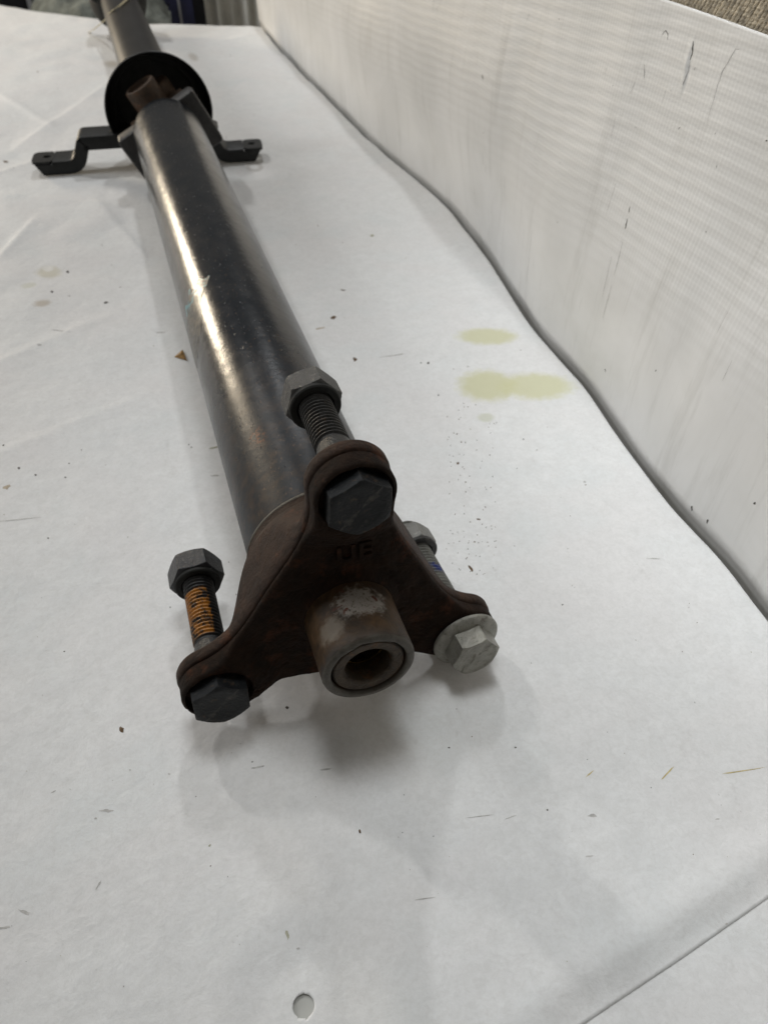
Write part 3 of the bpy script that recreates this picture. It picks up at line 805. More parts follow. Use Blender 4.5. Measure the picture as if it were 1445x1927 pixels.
[-51.01,-69.29,-51.36,-69.21,-51.18,-69.11,-51.19,-69.39,1],
[95.2,16.41,94.8,16.42,95.05,16.57,94.95,16.25,0],
[-51.17,-50.47,-51.2,-50.98,-51.27,-50.71,-51.09,-50.75,0],
[-86.78,811.84,-85.02,809.71,-86.03,808.96,-85.78,812.6,1],
[-101.41,29.81,-101.41,29.06,-101.59,29.49,-101.23,29.37,1],
[-123.84,697.15,-123.14,694.27,-123.77,694.87,-123.21,696.55,1],
[-40.18,-9.87,-40.34,-10.25,-40.41,-9.96,-40.11,-10.16,1],
[104.01,-12.78,104.06,-13.43,103.79,-13.2,104.28,-13.01,1],
[56.28,598.49,57.2,597.21,56.5,596.9,56.98,598.8,0],
[-30.36,54.41,-30.36,53.5,-30.51,53.95,-30.21,53.96,3],
[34.97,60.63,34.78,59.88,34.66,60.29,35.09,60.22,1],
[-80.24,-10.56,-80.71,-10.53,-80.49,-10.39,-80.45,-10.71,1],
[-51.39,-66.82,-51.35,-67.28,-51.48,-67.05,-51.27,-67.06,1],
[94.97,-75.88,95.2,-76.14,94.92,-76.12,95.25,-75.9,1],
[8.66,-57.59,8.4,-58.03,8.42,-57.75,8.64,-57.87,0],
[-105.25,-55.97,-105.56,-55.96,-105.44,-55.85,-105.37,-56.08,1],
[-43.44,-12.16,-43.62,-12.66,-43.65,-12.34,-43.41,-12.48,1],
[-109.28,-45.28,-109.27,-45.67,-109.41,-45.43,-109.13,-45.52,1],
[31.45,-19.55,30.99,-19.8,31.17,-19.55,31.27,-19.81,0],
[93.93,656.68,92.25,652.95,92.92,655.84,93.26,653.79,1],
[-118.67,431.69,-119.37,430.74,-119.16,431.81,-118.88,430.62,1],
[-87.83,-63.75,-88.04,-63.69,-87.94,-63.6,-87.94,-63.85,1],
[-88.13,210.64,-88.12,209.87,-88.31,210.29,-87.94,210.22,3],
[-124.02,575.68,-123.3,571.83,-123.99,573.26,-123.32,574.24,1],
[-41.6,251.72,-42.55,251.85,-42.04,252.42,-42.11,251.16,2],
[-4.48,200.11,-4.84,198.47,-4.9,199.4,-4.42,199.17,2]]

def pz(x, y): return (x, y, paper_z(x, y)+.05)
groups = {0: MB(), 1: MB(), 2: MB(), 3: MB(), 4: MB(), 5: MB()}
random.seed(11)
for (ax, ay, bx_, by_, cx, cy, dx, dy, k) in PAPER_MARKS:
    mx, my = (ax+bx_)/2, (ay+by_)/2
    hx, hy = (bx_-ax)/2, (by_-ay)/2; kx, ky = (cx-dx)/2, (cy-dy)/2
    long_ = hypot(hx, hy) > 3*hypot(kx, ky)
    n = 14 if long_ else 9
    pts = []
    for i in range(n):
        t = 2*pi*i/n; r = random.uniform(.55, 1.15)
        pts.append((mx+hx*cos(t)*r+kx*sin(t)*r, my+hy*cos(t)*r+ky*sin(t)*r))
    h = .12 if k in (0, 3) else .0
    L = [pz(*p) for p in pts]
    c = pz(mx, my); L.append((c[0], c[1], c[2]+h*min(3, hypot(kx, ky))))
    groups[k].add(L, [(i, (i+1) % n, n) for i in range(n)])
specs = {0: ('grit', 'mark_ink', 'dark grit flecks scattered over the white paper'), 1: ('scuff_mark', 'mark_grey', 'faint grey scuffs on the white paper'), 2: ('smear', 'mark_olive', 'dull olive smears on the white paper'),
         3: ('rust_flake', 'mark_brown', 'brown rust flakes scattered over the white paper'), 4: ('straw_fibre', 'mark_yellow', 'pale yellow fibres lying on the paper at right'), 5: ('tan_smear', 'mark_tan', 'tan smears on the white paper')}
for k, (nm, mt, lb) in specs.items():
    o = obj(nm, groups[k].v, groups[k].f, M[mt], paper if k in (1, 2, 5) else None, (0, 0, 0), None)
    o['kind'] = 'stuff'
    if k not in (1, 2, 5): o['label'] = lb; o['category'] = 'debris'
v = [(-32.4, 236, .3), (-27.2, 240.5, 1.2), (-26.3, 229.5, .5), (-29, 234.5, 2.0)]
v = [(a, b, paper_z(a, b)+c) for a, b, c in v]+[(a, b, paper_z(a, b)+c-.25) for a, b, c in v]
o = obj('paper_chip', v, [(0, 3, 1), (1, 3, 2), (2, 3, 0), (4, 5, 7), (5, 6, 7), (6, 4, 7), (0, 1, 5, 4), (1, 2, 6, 5), (2, 0, 4, 6)], M['chip'], None, (-29, 235, TZ), None)
tag(o, 'small curled brown triangular chip lying on the paper left of the black tube', 'chip')

# ------------------------------------------------------------------ drive shaft
shaft = empty('drive_shaft', (0, 0, TZ))
tag(shaft, 'used black drive shaft with rusty three-arm flange and loose bolts lying on white paper', 'drive shaft')
R = 48.0; PHI = -0.0651
ANG = [pi/2+PHI+k*2*pi/3 for k in range(3)]
BC = [(R*cos(a), R*sin(a)) for a in ANG]
ER = 11.7
# outline: arcs round the ears joined by concave sides
def outline():
    pts = []
    for k in range(3):
        a = ANG[k]
        cx, cz = BC[k]
        # arc from -120 to +120 degrees round the ear axis
        A = radians(98)
        arc = [(cx+ER*cos(a+t), cz+ER*sin(a+t)) for t in np.linspace(-A, A, 90)]
        pts += arc
        m = a+pi/3; rm = (27.6, 30.5, 27.0)[k]
        p0 = Vector(arc[-1]); t0 = Vector((-sin(a+A), cos(a+A)))
        p1 = Vector((rm*cos(m), rm*sin(m))); t1 = Vector((-sin(m), cos(m)))
        a2 = ANG[(k+1) % 3]; c2 = BC[(k+1) % 3]
        p2 = Vector((c2[0]+ER*cos(a2-A), c2[1]+ER*sin(a2-A))); t2 = Vector((-sin(a2-A), cos(a2-A)))
        def her(p, tp, q, tq, n, end):
            L = (q-p).length*1.05
            out = []
            for u in np.linspace(0, 1, n, endpoint=False)[1 if end else 0:]:
                h00 = 2*u**3-3*u*u+1; h10 = u**3-2*u*u+u; h01 = -2*u**3+3*u*u; h11 = u**3-u*u
                w = p*h00+tp*L*h10+q*h01+tq*L*h11; out.append((w.x, w.y))
            return out
        pts += her(p0, t0, p1, t1, 36, True)+her(p1, t1, p2, t2, 36, False)
    return pts
OUT = outline(); NO = len(OUT)
def front_h(x, z):
    y = 0.0
    for k, (cx, cz) in enumerate(BC):
        d = hypot(x-cx, z-cz); top = -3.9 if k < 2 else -2.6
        y += top*sm(22, 11.6, d)*1.0
        if k < 2 and d < 10.6:
            y = y*(1-sm(10.5, 9.9, d)) + (-1.6)*sm(10.5, 9.9, d)
    r = hypot(x, z)
    y -= 2.2*sm(17.2, 13.9, r)
    y += .30*noise.noise(Vector((x*.28, z*.28, 2)))+.14*noise.noise(Vector((x*.9, z*.9, 5)))+.22*max(0, noise.noise(Vector((x*.55, z*.55, 9)))-.25)*3
    return y
def inset(p, d):
    """move the outline inwards by d along its normal"""
    out = []
    for i in range(len(p)):
        a = p[i-1]; b = p[(i+1) % len(p)]
        tx, tz = b[0]-a[0], b[1]-a[1]; l = hypot(tx, tz) or 1
        out.append((p[i][0]-tz/l*d, p[i][1]+tx/l*d))
    return out
def ring_ratio(t, o): # polar blend from hub circle to outline point
    a = atan2(o[1], o[0]); return (13.6*cos(a)*(1-t)+o[0]*t, 13.6*sin(a)*(1-t)+o[1]*t)
# front plate
o0 = inset(OUT, 1.1); o1 = inset(OUT, .35); o2 = inset(OUT, .05)
NR = 120; v = []; f = []
for j in range(NR+1):
    t = j/NR
    for p in o0:
        x, z = ring_ratio(t, p); v.append((x, front_h(x, z), z))
def addring(pts, yf):
    for p in pts: v.append((p[0], yf(p), p[1]))
addring(o1, lambda p: front_h(*p)+.35)
addring(o2, lambda p: front_h(*p)+1.1)
addring(inset(OUT, .1), lambda p: 1.75)
addring(inset(OUT, .9), lambda p: 2.3)
addring(inset(OUT, 3), lambda p: 2.35)
nr = len(v)//NO
for j in range(nr-1):
    for i in range(NO):
        k = (i+1) % NO; f.append((j*NO+i, j*NO+k, (j+1)*NO+k, (j+1)*NO+i))
flange = obj('flange', v, f, M['casting'], shaft, (0, 0, 0), 50)
fix_normals(flange)
# yoke casting behind the seam: edge wall, then swoops back into the round neck
def back_h(r):
    return 7.0+17*sm(36.5, 25.2, r)
ob = inset(OUT, -.25); v = []; f = []
addring(inset(OUT, 3), lambda p: 2.6)
addring(inset(OUT, .6), lambda p: 2.65)
addring(inset(OUT, -.1), lambda p: 3.1)
for s in (.25, .5, .75):
    addring(inset(OUT, -.25+.15*sin(s*pi)-.25), lambda p: 3.4+(back_h(hypot(*p))-3.4)*s*.96)
addring(inset(OUT, -.1), lambda p: back_h(hypot(*p))-.35)
addring(inset(OUT, .5), lambda p: back_h(hypot(*p)))
oi = inset(OUT, .5)
for j in range(1, 41):
    t = j/40
    for p in oi:
        a = atan2(p[1], p[0]); r = hypot(*p)*(1-t)+25.7*t; rr = max(r, 25.7)
        v.append((rr*cos(a), back_h(rr)+(.9*t), rr*sin(a)))
addring([(25.7*p[0]/hypot(*p), 25.7*p[1]/hypot(*p)) for p in oi], lambda p: 27.6)
nr = len(v)//NO
for j in range(nr-1):
    for i in range(NO):
        k = (i+1) % NO; f.append((j*NO+i, j*NO+k, (j+1)*NO+k, (j+1)*NO+i))
neck = obj('flange_neck', v, f, M['neck'], shaft, (0, 0, 0), 60)
fix_normals(neck)
# pale seam ring between neck and tube
o = obj('weld_bead', *lathe([(25.0, 27.2), (25.75, 27.45), (25.95, 27.9), (25.75, 28.4), (25.1, 28.7)], 160), M['bead'], shaft, (0, 0, 0), 80)
# raised casting letters
def text(body, x, z, size, depth, parent, mat, rot=0, y=0.):
    cu = bpy.data.curves.new('t', 'FONT'); cu.body = body; cu.size = size; cu.extrude = depth; cu.bevel_depth = .12; cu.offset = .08; cu.space_character = 1.1
    t = bpy.data.objects.new('t', cu); COL.objects.link(t)
    dg = bpy.context.evaluated_depsgraph_get(); me = bpy.data.meshes.new_from_object(t.evaluated_get(dg))
    vv = []
    for q in me.vertices:
        X, Z = q.co.x, q.co.y; vv.append((x+X*cos(rot)-Z*sin(rot), y-q.co.z, z+X*sin(rot)+Z*cos(rot)))
    ff = [tuple(pp.vertices) for pp in me.polygons]
    bpy.data.objects.remove(t); bpy.data.curves.remove(cu)
    return obj('raised_lettering', vv, ff, mat, parent, (x, y, z), None)
text('UE', -2.6, 21.8, 8.6, .45, flange, M['casting'], 0, -.25)

# splined hub snout
sn = obj('hub_snout', *lathe([(14.3, -.2), (14.12, -1.2), (14.08, -6), (14.0, -12), (14.05, -20), (14.02, -22.3), (13.8, -23.0), (13.2, -23.45), (12.3, -23.6), (11.75, -23.5), (11.4, -23.0), (11.3, -18), (10.6, -18), (10.6, -17)], 200), M['snout'], shaft, (0, 0, 0), 50)
# dent in the rim as the photo shows
for q in sn.data.vertices:
    x, y, z = q.co/S
    a = atan2(z, x)
    if y < -21.5:
        dz = .5*exp(-((a-1.75)/.16)**2)+.3*exp(-((a-2.35)/.1)**2)+.25*exp(-((a-.9)/.12)**2)
        q.co.y += dz*S; q.co *= 1.0
        q.co.x *= 1-.012*dz; q.co.z *= 1-.03*dz
obj('bushing', *lathe([(10.75, -18), (10.7, -22.4), (10.3, -22.8), (8.1, -22.75), (7.3, -22.3), (6.9, -21.5), (6.9, -18.4), (7.3, -18.2), (7.3, -12), (6.8, -11.8), (6.8, 6), (0.01, 6)], 120), M['bushing'], sn, (0, 0, 0), 40)
obj('glint_ring', *lathe([(6.75, -16.2), (6.1, -16.0), (6.0, -15.0), (6.7, -14.6)], 96), M['brass'], sn, (0, 0, 0), 40)  # ring added to stand for the brassy glint inside the bore
obj('seal_ring', *lathe([(11.2, -17.9), (11.25, -20.6), (10.7, -20.8)], 120), M['rubber'], sn, (0, 0, 0), 40)
obj('bore_lining', *lathe([(7.25, -12.5), (6.6, -12.4), (6.55, -11.0), (7.2, -10.8), (7.2, -5), (6.55, -4.8), (6.5, 2), (.01, 2)], 96), M['bore'], sn, (0, 0, 0), 40)

# hexagon sections with chamfered corners
def hexr(R0, rot):
    a = R0*cos(pi/6)
    def h(t):
        u = (t-rot) % (pi/3)-pi/6
        return a/cos(u)
    return h
def hex_profile(y0, y1, R0, rot, ch0, ch1, k=.55, n=144, soft=.18):
    """levels of a hex prism from y0 to y1, corners cut by cones at either end; ch = face circle radius / R0"""
    h = hexr(R0, rot); lv = []
    L = y1-y0
    steps = [0, .12, .3, .5, .8, 1.15, 1.6, 2.1, 2.7]
    ys_ = [y0+s for s in steps if s < L/2]+[y1-s for s in reversed(steps) if s < L/2]
    def fun(r, y, t):
        m = h(t)
        if ch0: m = min(m, R0*ch0+(y-y0)/k)
        if ch1: m = min(m, R0*ch1+(y1-y)/k)
        return m
    return ys_, fun
def hexpart(name, mat, parent, origin, y0, y1, R0, rot, ch0, ch1, rin0=0.01, rin1=0.01, extra0=(), k=.55):
    ys_, fun = hex_profile(y0, y1, R0, rot, ch0, ch1, k)
    n = 180; cx, cz = origin[0], origin[2]
    v = []; rows = []
    def row(rf, y):
        for i in range(n):
            t = 2*pi*i/n; r = rf(t); v.append((cx+r*cos(t), y, cz+r*sin(t)))
    for (r, y) in extra0: row(lambda t, r=r: r, y)
    if not extra0: row(lambda t: rin0, y0)
    for y in ys_: row(lambda t, y=y: fun(0, y, t), y)
    row(lambda t: rin1, y1)
    m = len(v)//n
    f = [(j*n+i, j*n+(i+1) % n, (j+1)*n+(i+1) % n, (j+1)*n+i) for j in range(m-1) for i in range(n)]
    o = obj(name, v, f, mat, parent, origin, 32)
    return fix_normals(o)
def bolt_shank(origin, y_head, y_thread, y_end, rb, rt):
    """plain shank then a helical thread, with a repeated seam so that the helix closes"""
    cx, cz = origin[0], origin[2]; n = 64; pitch = 1.55; dep = .62
    lv = [(rb, y_head), (rb, y_thread-.8), (rb-.12, y_thread-.4), (rt-dep, y_thread)]
    v = []; f = []
    N1 = n+1
    for (r, y) in lv:
        for i in range(N1):
            t = 2*pi*i/n; v.append((cx+r*cos(t), y, cz+r*sin(t)))
    y = y_thread+pitch*.2
    prof = [(0, rt-dep), (.12, rt-dep), (.42, rt), (.58, rt), (.88, rt-dep)]
    while y < y_end:
        for (a, r) in prof:
            for i in range(N1):
                t = 2*pi*i/n; v.append((cx+r*cos(t), y+(a+i/n)*pitch, cz+r*sin(t)))
        y += pitch
    for i in range(N1): 
        t = 2*pi*i/n; v.append((cx+.01*cos(t), y+.6, cz+.01*sin(t)))
    m = len(v)//N1
    f = [(j*N1+i, j*N1+i+1, (j+1)*N1+i+1, (j+1)*N1+i) for j in range(m-1) for i in range(n)]
    return v, f
def make_bolt(k, mat_head, mat_shank, mat_nut, nut_y, rot, nrot, label, flanged=False, nutR=10.4, nutL=8.6, ythread=22, ends=2.5, tilt=(0, 0)):
    cx, cz = BC[k]; org = (cx, 0, cz)
    v, f = bolt_shank(org, -2, ythread, nut_y+nutL+ends, 5.25, 5.35)
    b = obj('bolt', v, f, mat_shank, shaft, org, 40); b['label'] = label
    if flanged:
        # washer flange, dished, and a narrower hexagon on it
        hd = obj('washer_flange', *lathe([(4, -2.65), (11.2, -2.7), (11.75, -3.1), (11.8, -3.9), (11.5, -4.4), (10.9, -4.75), (9.9, -4.95), (8.6, -5.5), (6, -5.8)], 120, cx, cz), mat_head, b, org, 40)
        hexpart('bolt_head', mat_head, b, org, -12.1, -4.9, 8.75, rot, .88, 0, .01, 8.0, [(.01, -11.75), (6.1, -11.75), (6.7, -11.85), (7.0, -12.1)], k=.5)
    else:
        hexpart('bolt_head', mat_head, b, org, -8.1, -1.5, 9.75, rot, .845, 0, .01, 8.0, [(.01, -7.95), (5.9, -7.95), (6.3, -8.1)], k=.42)
    nt = hexpart('nut', mat_nut, b, org, nut_y, nut_y+nutL, nutR, nrot, .84, .86, 5.2, 5.2, [(5.2, nut_y+.9), (6.1, nut_y+.15), (7.0, nut_y)], k=.5)
    return b, nt
b0, n0 = make_bolt(0, M['black_bolt'], M['thread_dark'], M['nut_grey'], 41.0, radians(26), radians(14), 'loose bolt at the top arm with a scuffed grey nut', ythread=19, nutR=9.3)
b1, n1 = make_bolt(1, M['black_bolt'], M['bolt_orange'], M['nut_dark'], 45.2, radians(28), radians(3), 'loose bolt at the left arm with orange paint on its thread', ythread=16, nutR=9.9)
b2, n2 = make_bolt(2, M['zinc_head'], M['bolt_blue'], M['nut_zinc'], 40.5, radians(8), radians(16), 'zinc flanged bolt at the right arm with blue paint on its thread', True, nutR=8.6, ythread=14)
b2.rotation_euler = (0, 0, .045)
# black captive washers inside the mouths of the nuts
for b, n_, c, y in ((b0, n0, BC[0], 41.0), (b1, n1, BC[1], 45.2), (b2, n2, BC[2], 40.5)):
    obj('washer', *lathe([(5.6, y-.1), (5.6, y-1.1), (6.0, y-1.5), (7.7, y-1.5), (8.1, y-1.1), (8.15, y+.2)], 96, c[0], c[1]), M['rubber'] if b is not b2 else M['thread_dark'], b, (c[0], 0, c[1]), 40)

# main tube
prof = [(25.1, 28.2)]+[(25.13, y) for y in np.linspace(29, 470, 90)]+[(25.13, 478), (24.6, 481.5), (23.2, 483.6), (21, 484.4)]
tube = obj('tube', *lathe(prof, 128), M['tube'], shaft, (0, 0, 0), 60)
# clear sticker remnant on the left flank of the tube
v = []; f = []
st_o = [(118, 207), (124, 201), (132, 196), (139, 189), (141, 182), (146, 176), (156, 169), (167, 164), (178, 163), (186, 168), (190, 178), (184, 190), (176, 199), (163, 207), (148, 212), (132, 212)]
st_o = [(a-5, y-16) for a, y in st_o]
n = len(st_o)
for (a, y) in st_o: v.append((25.22*cos(radians(a)), y, 25.22*sin(radians(a))))
NS = 6
cen = (150, 172)
for j in range(1, NS):
    for (a, y) in st_o:
        aa = a+(cen[0]-a)*j/NS; yy = y+(cen[1]-y)*j/NS
        rr = 25.26+.07*noise.noise(Vector((aa*.12, yy*.2, 0)))
        v.append((rr*cos(radians(aa)), yy, rr*sin(radians(aa))))
v.append((25.26*cos(radians(cen[0])), cen[1], 25.26*sin(radians(cen[0]))))
for j in range(NS-1):
    for i in range(n): f.append((j*n+i, j*n+(i+1) % n, (j+1)*n+(i+1) % n, (j+1)*n+i))
for i in range(n): f.append(((NS-1)*n+i, (NS-1)*n+(i+1) % n, NS*n))
m = NT('peeling_tape_remnant')
X = m.sep()
cc = m.mix(m.mapr(m.noise(.3, 4, .6, 1.), .46, .56), (.012, .011, .010), (.085, .072, .050))
teal = m.math('MULTIPLY', m.mapr(X[1], 180, 186), m.mapr(m.noise(.35, 3), .5, .56))
cc = m.mix(teal, cc, (.05, .22, .26))
m.bsdf(cc, m.math('MULTIPLY_ADD', m.noise(.3, 3), .3, .18), 0, .55, m.bump(m.noise(.25, 3), .6, .35))
st = obj('tape_remnant', v, f, m.m, tube, (0, 0, 0), 180)
# two dark bands: faint balance marks at the far end
# ---- rear joint: square yoke, cross, dust cup
def rot2(x, z, a): return (x*cos(a)-z*sin(a), x*sin(a)+z*cos(a))
YA = radians(27)
def rounded_rect(x0, x1, z0, z1, r, n=8):
    out = []
    for (cx, cz, a0) in ((x1-r, z1-r, 0), (x0+r, z1-r, 90), (x0+r, z0+r, 180), (x1-r, z0+r, 270)):
        for i in range(n+1):
            t = radians(a0+90*i/n); out.append((cx+r*cos(t), cz+r*sin(t)))
    return out
def slab(outl, ylist, ang, mat, name, parent, insets):
    v = []; f = []; n = len(outl)
    cx = sum(p[0] for p in outl)/n; cz = sum(p[1] for p in outl)/n
    for y, ins in zip(ylist, insets):
        for p in outl:
            x, z = rot2(cx+(p[0]-cx)*ins, cz+(p[1]-cz)*ins, ang); v.append((x, y, z))
    for j in range(len(ylist)-1):
        for i in range(n): f.append((j*n+i, j*n+(i+1) % n, (j+1)*n+(i+1) % n, (j+1)*n+i))
    f.append(tuple(range(n))); f.append(tuple((len(ylist)-1)*n+i for i in reversed(range(n))))
    return fix_normals(obj(name, v, f, mat, parent, (0, 0, 0), 40))
yoke = slab(rounded_rect(-35, 32.5, -26, 14.5, 3.0), [484, 485, 498, 500], YA, M['yoke'], 'tube_yoke', shaft, [.965, 1, 1, .97])
for sx in (-1, 1):
    x0, x1 = (-34, -26) if sx < 0 else (23, 31.5)
    slab(rounded_rect(x0, x1, -20, 5, 3), [499, 510, 522, 526], YA, M['yoke'], 'yoke_arm', yoke, [1, 1, .96, .6])
# universal joint cross with the bearing cap that points up and left, and its ear
ux, uz = rot2(0, 1, YA)                       # direction of the visible trunnion
def cyl_dir(p0, d, prof, n=48):
    d = Vector(d).normalized(); a = Vector((0, 1, 0)); b = d.cross(a).normalized(); v = []; f = []
    for (r, h) in prof:
        for i in range(n):
            t = 2*pi*i/n; q = Vector(p0)+d*h+a*(r*cos(t))+b*(r*sin(t)); v.append(tuple(q))
    for j in range(len(prof)-1):
        for i in range(n): f.append((j*n+i, j*n+(i+1) % n, (j+1)*n+(i+1) % n, (j+1)*n+i))
    return v, f
cross = fix_normals(obj('universal_joint', *cyl_dir((0, 535, 0), (ux, 0, uz), [(.01, -22), (7, -22), (7, 20), (.01, 20)]), M['cap'], shaft, (0, 0, 0), 40))
fix_normals(obj('cross_arm', *cyl_dir((0, 535, 0), (uz, 0, -ux), [(.01, -24), (7, -24), (7, 24), (.01, 24)]), M['cap'], cross, (0, 0, 0), 40))
fix_normals(obj('bearing_cap', *cyl_dir((-1.5, 535, 0), (ux, 0, uz), [(12.6, 6), (12.8, 10), (12.8, 23), (12.2, 24.4), (9.9, 24.6), (9.3, 23.2), (9.0, 22.0), (4, 21.8), (.01, 21.9)]), M['cap'], cross, (0, 0, 0), 40))
fix_normals(obj('yoke_ear', *cyl_dir((5.5, 552, 0), (ux, 0, uz), [(.01, 4), (13.5, 4), (14.5, 6), (14.5, 17), (13, 18.5), (.01, 19)]), M['cap'], cross, (0, 0, 0), 40))
# dust cup round the joint
cupp = [(37.3, 559), (38.9, 551), (39.8, 546), (40.3, 544.6), (41.0, 544.4), (41.5, 545.2), (41.2, 547), (38.4, 560), (35.6, 574), (33, 582), (29, 587), (24, 589)]
cupi = [(38.5, 552), (36.6, 560), (33.8, 572), (31, 580), (12, 582), (.01, 582)]
cup = obj('dust_cup', *lathe(cupp, 128), M['cup'], shaft, (0, 0, 0), 50)
obj('cup_liner', *lathe(cupi, 96), M['rubber'], cup, (0, 0, 0), 50)
obj('lip_highlight', *lathe([(40.7, 545.2), (40.9, 544.1), (41.5, 543.8), (42.0, 544.4), (41.9, 545.6), (41.2, 546.2)], 128), M['bracket'], cup, (0, 0, 0), 50)  # lighter satin ring added as the highlight along the cup's lip
obj('inner_ring', *lathe([(35.2, 566), (32.5, 565), (31.8, 566), (31.8, 570)], 96), M['rubber'], cup, (0, 0, 0), 50)

# ---- centre bearing bracket: pressed strap with a turned-down front lip
def strap(path, y0, y1, th, lip, mat, name, parent, chx=0):
    """path = list of (x, z) along the top surface; lip turns down at the near edge"""
    v = []; f = []; n = len(path)
    # section (y, dz) closed: top near .. top far .. under far .. inside lip .. lip foot
    sec = [(y0+1.2, 0), (y1, 0), (y1, -th), (y0+th+.6, -th), (y0+th, -th-.6), (y0+th, -lip), (y0, -lip), (y0, -1.2), (y0+.35, -.35)]
    for i, (x, z) in enumerate(path):
        p0 = path[max(0, i-1)]; p1 = path[min(n-1, i+1)]
        tx, tz = p1[0]-p0[0], p1[1]-p0[1]; l = hypot(tx, tz); nx_, nz_ = -tz/l, tx/l
        if nz_ < 0: nx_, nz_ = -nx_, -nz_
        for (y, dz) in sec: v.append((x+nx_*dz, y, z+nz_*dz))
    m = len(sec)
    for i in range(n-1):
        for j in range(m): f.append((i*m+j, i*m+(j+1) % m, (i+1)*m+(j+1) % m, (i+1)*m+j))
    f.append(tuple(range(m))); f.append(tuple((n-1)*m+j for j in reversed(range(m))))
    return fix_normals(obj(name, v, f, mat, parent, (0, 0, 0), 40))
def smoothpath(pts, r=4, n=6):
    out = [pts[0]]
    for i in range(1, len(pts)-1):
        p = Vector(pts[i]); a = (Vector(pts[i-1])-p); b = (Vector(pts[i+1])-p)
        ra = min(r, a.length*.45); rb = min(r, b.length*.45)
        A = p+a.normalized()*ra; B = p+b.normalized()*rb
        for k in range(n+1):
            t = k/n; q = A*(1-t)**2+p*2*t*(1-t)+B*t*t; out.append((q.x, q.y))
    return out+[pts[-1]]
bz = TZ+10.4
br = empty('bearing_bracket', (0, 552, TZ), shaft)
strap(smoothpath([(-28, -13.5), (-66.5, -13.5), (-73.5, bz), (-89.8, bz)]), 536, 562, 2.4, 10.3, M['bracket'], 'bracket_arm', br)
strap(smoothpath([(34, -13), (41, -15.5), (48, bz), (63.5, bz)]), 536, 560, 2.4, 10.3, M['bracket'], 'bracket_arm', br)
# feet: plate ends with a bolt hole
def foot(x0, x1, y0, y1, hx, hy, hr, sgn):
    n = 48; v = []; f = []
    for z in (bz, bz-2.2):
        for ring in (0, 1):
            for i in range(n):
                t = 2*pi*i/n
                if ring: v.append((hx+hr*cos(t), hy+hr*sin(t), z))
                else:
                    c, s = cos(t), sin(t); ex = (x1-hx) if c > 0 else (hx-x0); ey = (y1-hy) if s > 0 else (hy-y0)
                    k = 1/(abs(c/ex)**5+abs(s/ey)**5)**.2; v.append((hx+k*c, hy+k*s, z))
    for i in range(n):
        k = (i+1) % n
        f += [(i, k, n+k, n+i), (2*n+i, 3*n+i, 3*n+k, 2*n+k), (i, 2*n+i, 2*n+k, k), (n+i, n+k, 3*n+k, 3*n+i)]
    return fix_normals(obj('mounting_foot', v, f, M['bracket'], br, (0, 0, 0), 40))
foot(-106.5, -89.9, 537, 562.5, -95, 550, 3.2, -1)
foot(63.6, 79.5, 536.4, 560.4, 70.5, 549, 3.0, 1)
for (xa, xb, xc) in ((-89.8, -98.5, -103.5), (63.5, 72, 77)):
    v = [(x, y, z) for y in (536, 538.4) for (x, z) in ((xa, bz-2.2), (xa, bz-10.3), (xb, bz-10.3), (xc, bz-2.2))]
    fix_normals(obj('foot_lip', v, [(0, 1, 2, 3), (4, 7, 6, 5), (0, 4, 5, 1), (1, 5, 6, 2), (2, 6, 7, 3), (3, 7, 4, 0)], M['bracket'], br, (0, 0, 0), None))
br.rotation_euler = (0, 0, -.11)
# cradle plate under the cup joining both arms
v = []; f = []; n = 40
for y in (545, 562):
    for i in range(n+1):
        t = i/n; a = radians(198+(342-198)*t)
        v.append((40.9*cos(a), y, 40.9*sin(a)+.4))
    for i in range(n+1):
        t = i/n; x = -46+92*t; e = abs(2*t-1)
        z = -40.6+ (e**2.2)*25
        v.append((x*.98, y, min(z, -14)))
m = n+1
for i in range(n):
    f += [(i, i+1, m+i+1, m+i), (2*m+i, 3*m+i, 3*m+i+1, 2*m+i+1), (m+i, m+i+1, 3*m+i+1, 3*m+i), (i, 2*m+i, 2*m+i+1, i+1)]
f += [(0, m, 3*m, 2*m), (n, 2*m+n, 3*m+n, m+n)]
fix_normals(obj('cradle_plate', v, f, M['bracket'], br, (0, 0, 0), 40))

# ---- far half of the shaft and its rubber coupling
obj('front_tube', *lathe([(21.8, 588), (22, 592)]+[(21.7, y) for y in range(610, 1011, 20)]+[(24, 1030)], 96), M['front_tube'], shaft, (0, 0, 0), 60)
cp = obj('coupling', *lathe([(22, 1010), (26, 1014), (32.5, 1024), (34.5, 1034), (34.5, 1060), (32, 1066), (.01, 1067)], 96), M['rubber'], shaft, (0, 0, 0), 50)
for k in range(3):
    a = radians(158+120*k); c = (27*cos(a), 27*sin(a))
    obj('coupling_bush', *lathe([(.01, 1019), (4.5, 1019), (5, 1020), (5.2, 1014), (8.6, 1014), (9.4, 1016), (9.6, 1040), (.01, 1042)], 48, *c), M['bracket'], cp, (c[0], 1014, c[1]), 40)

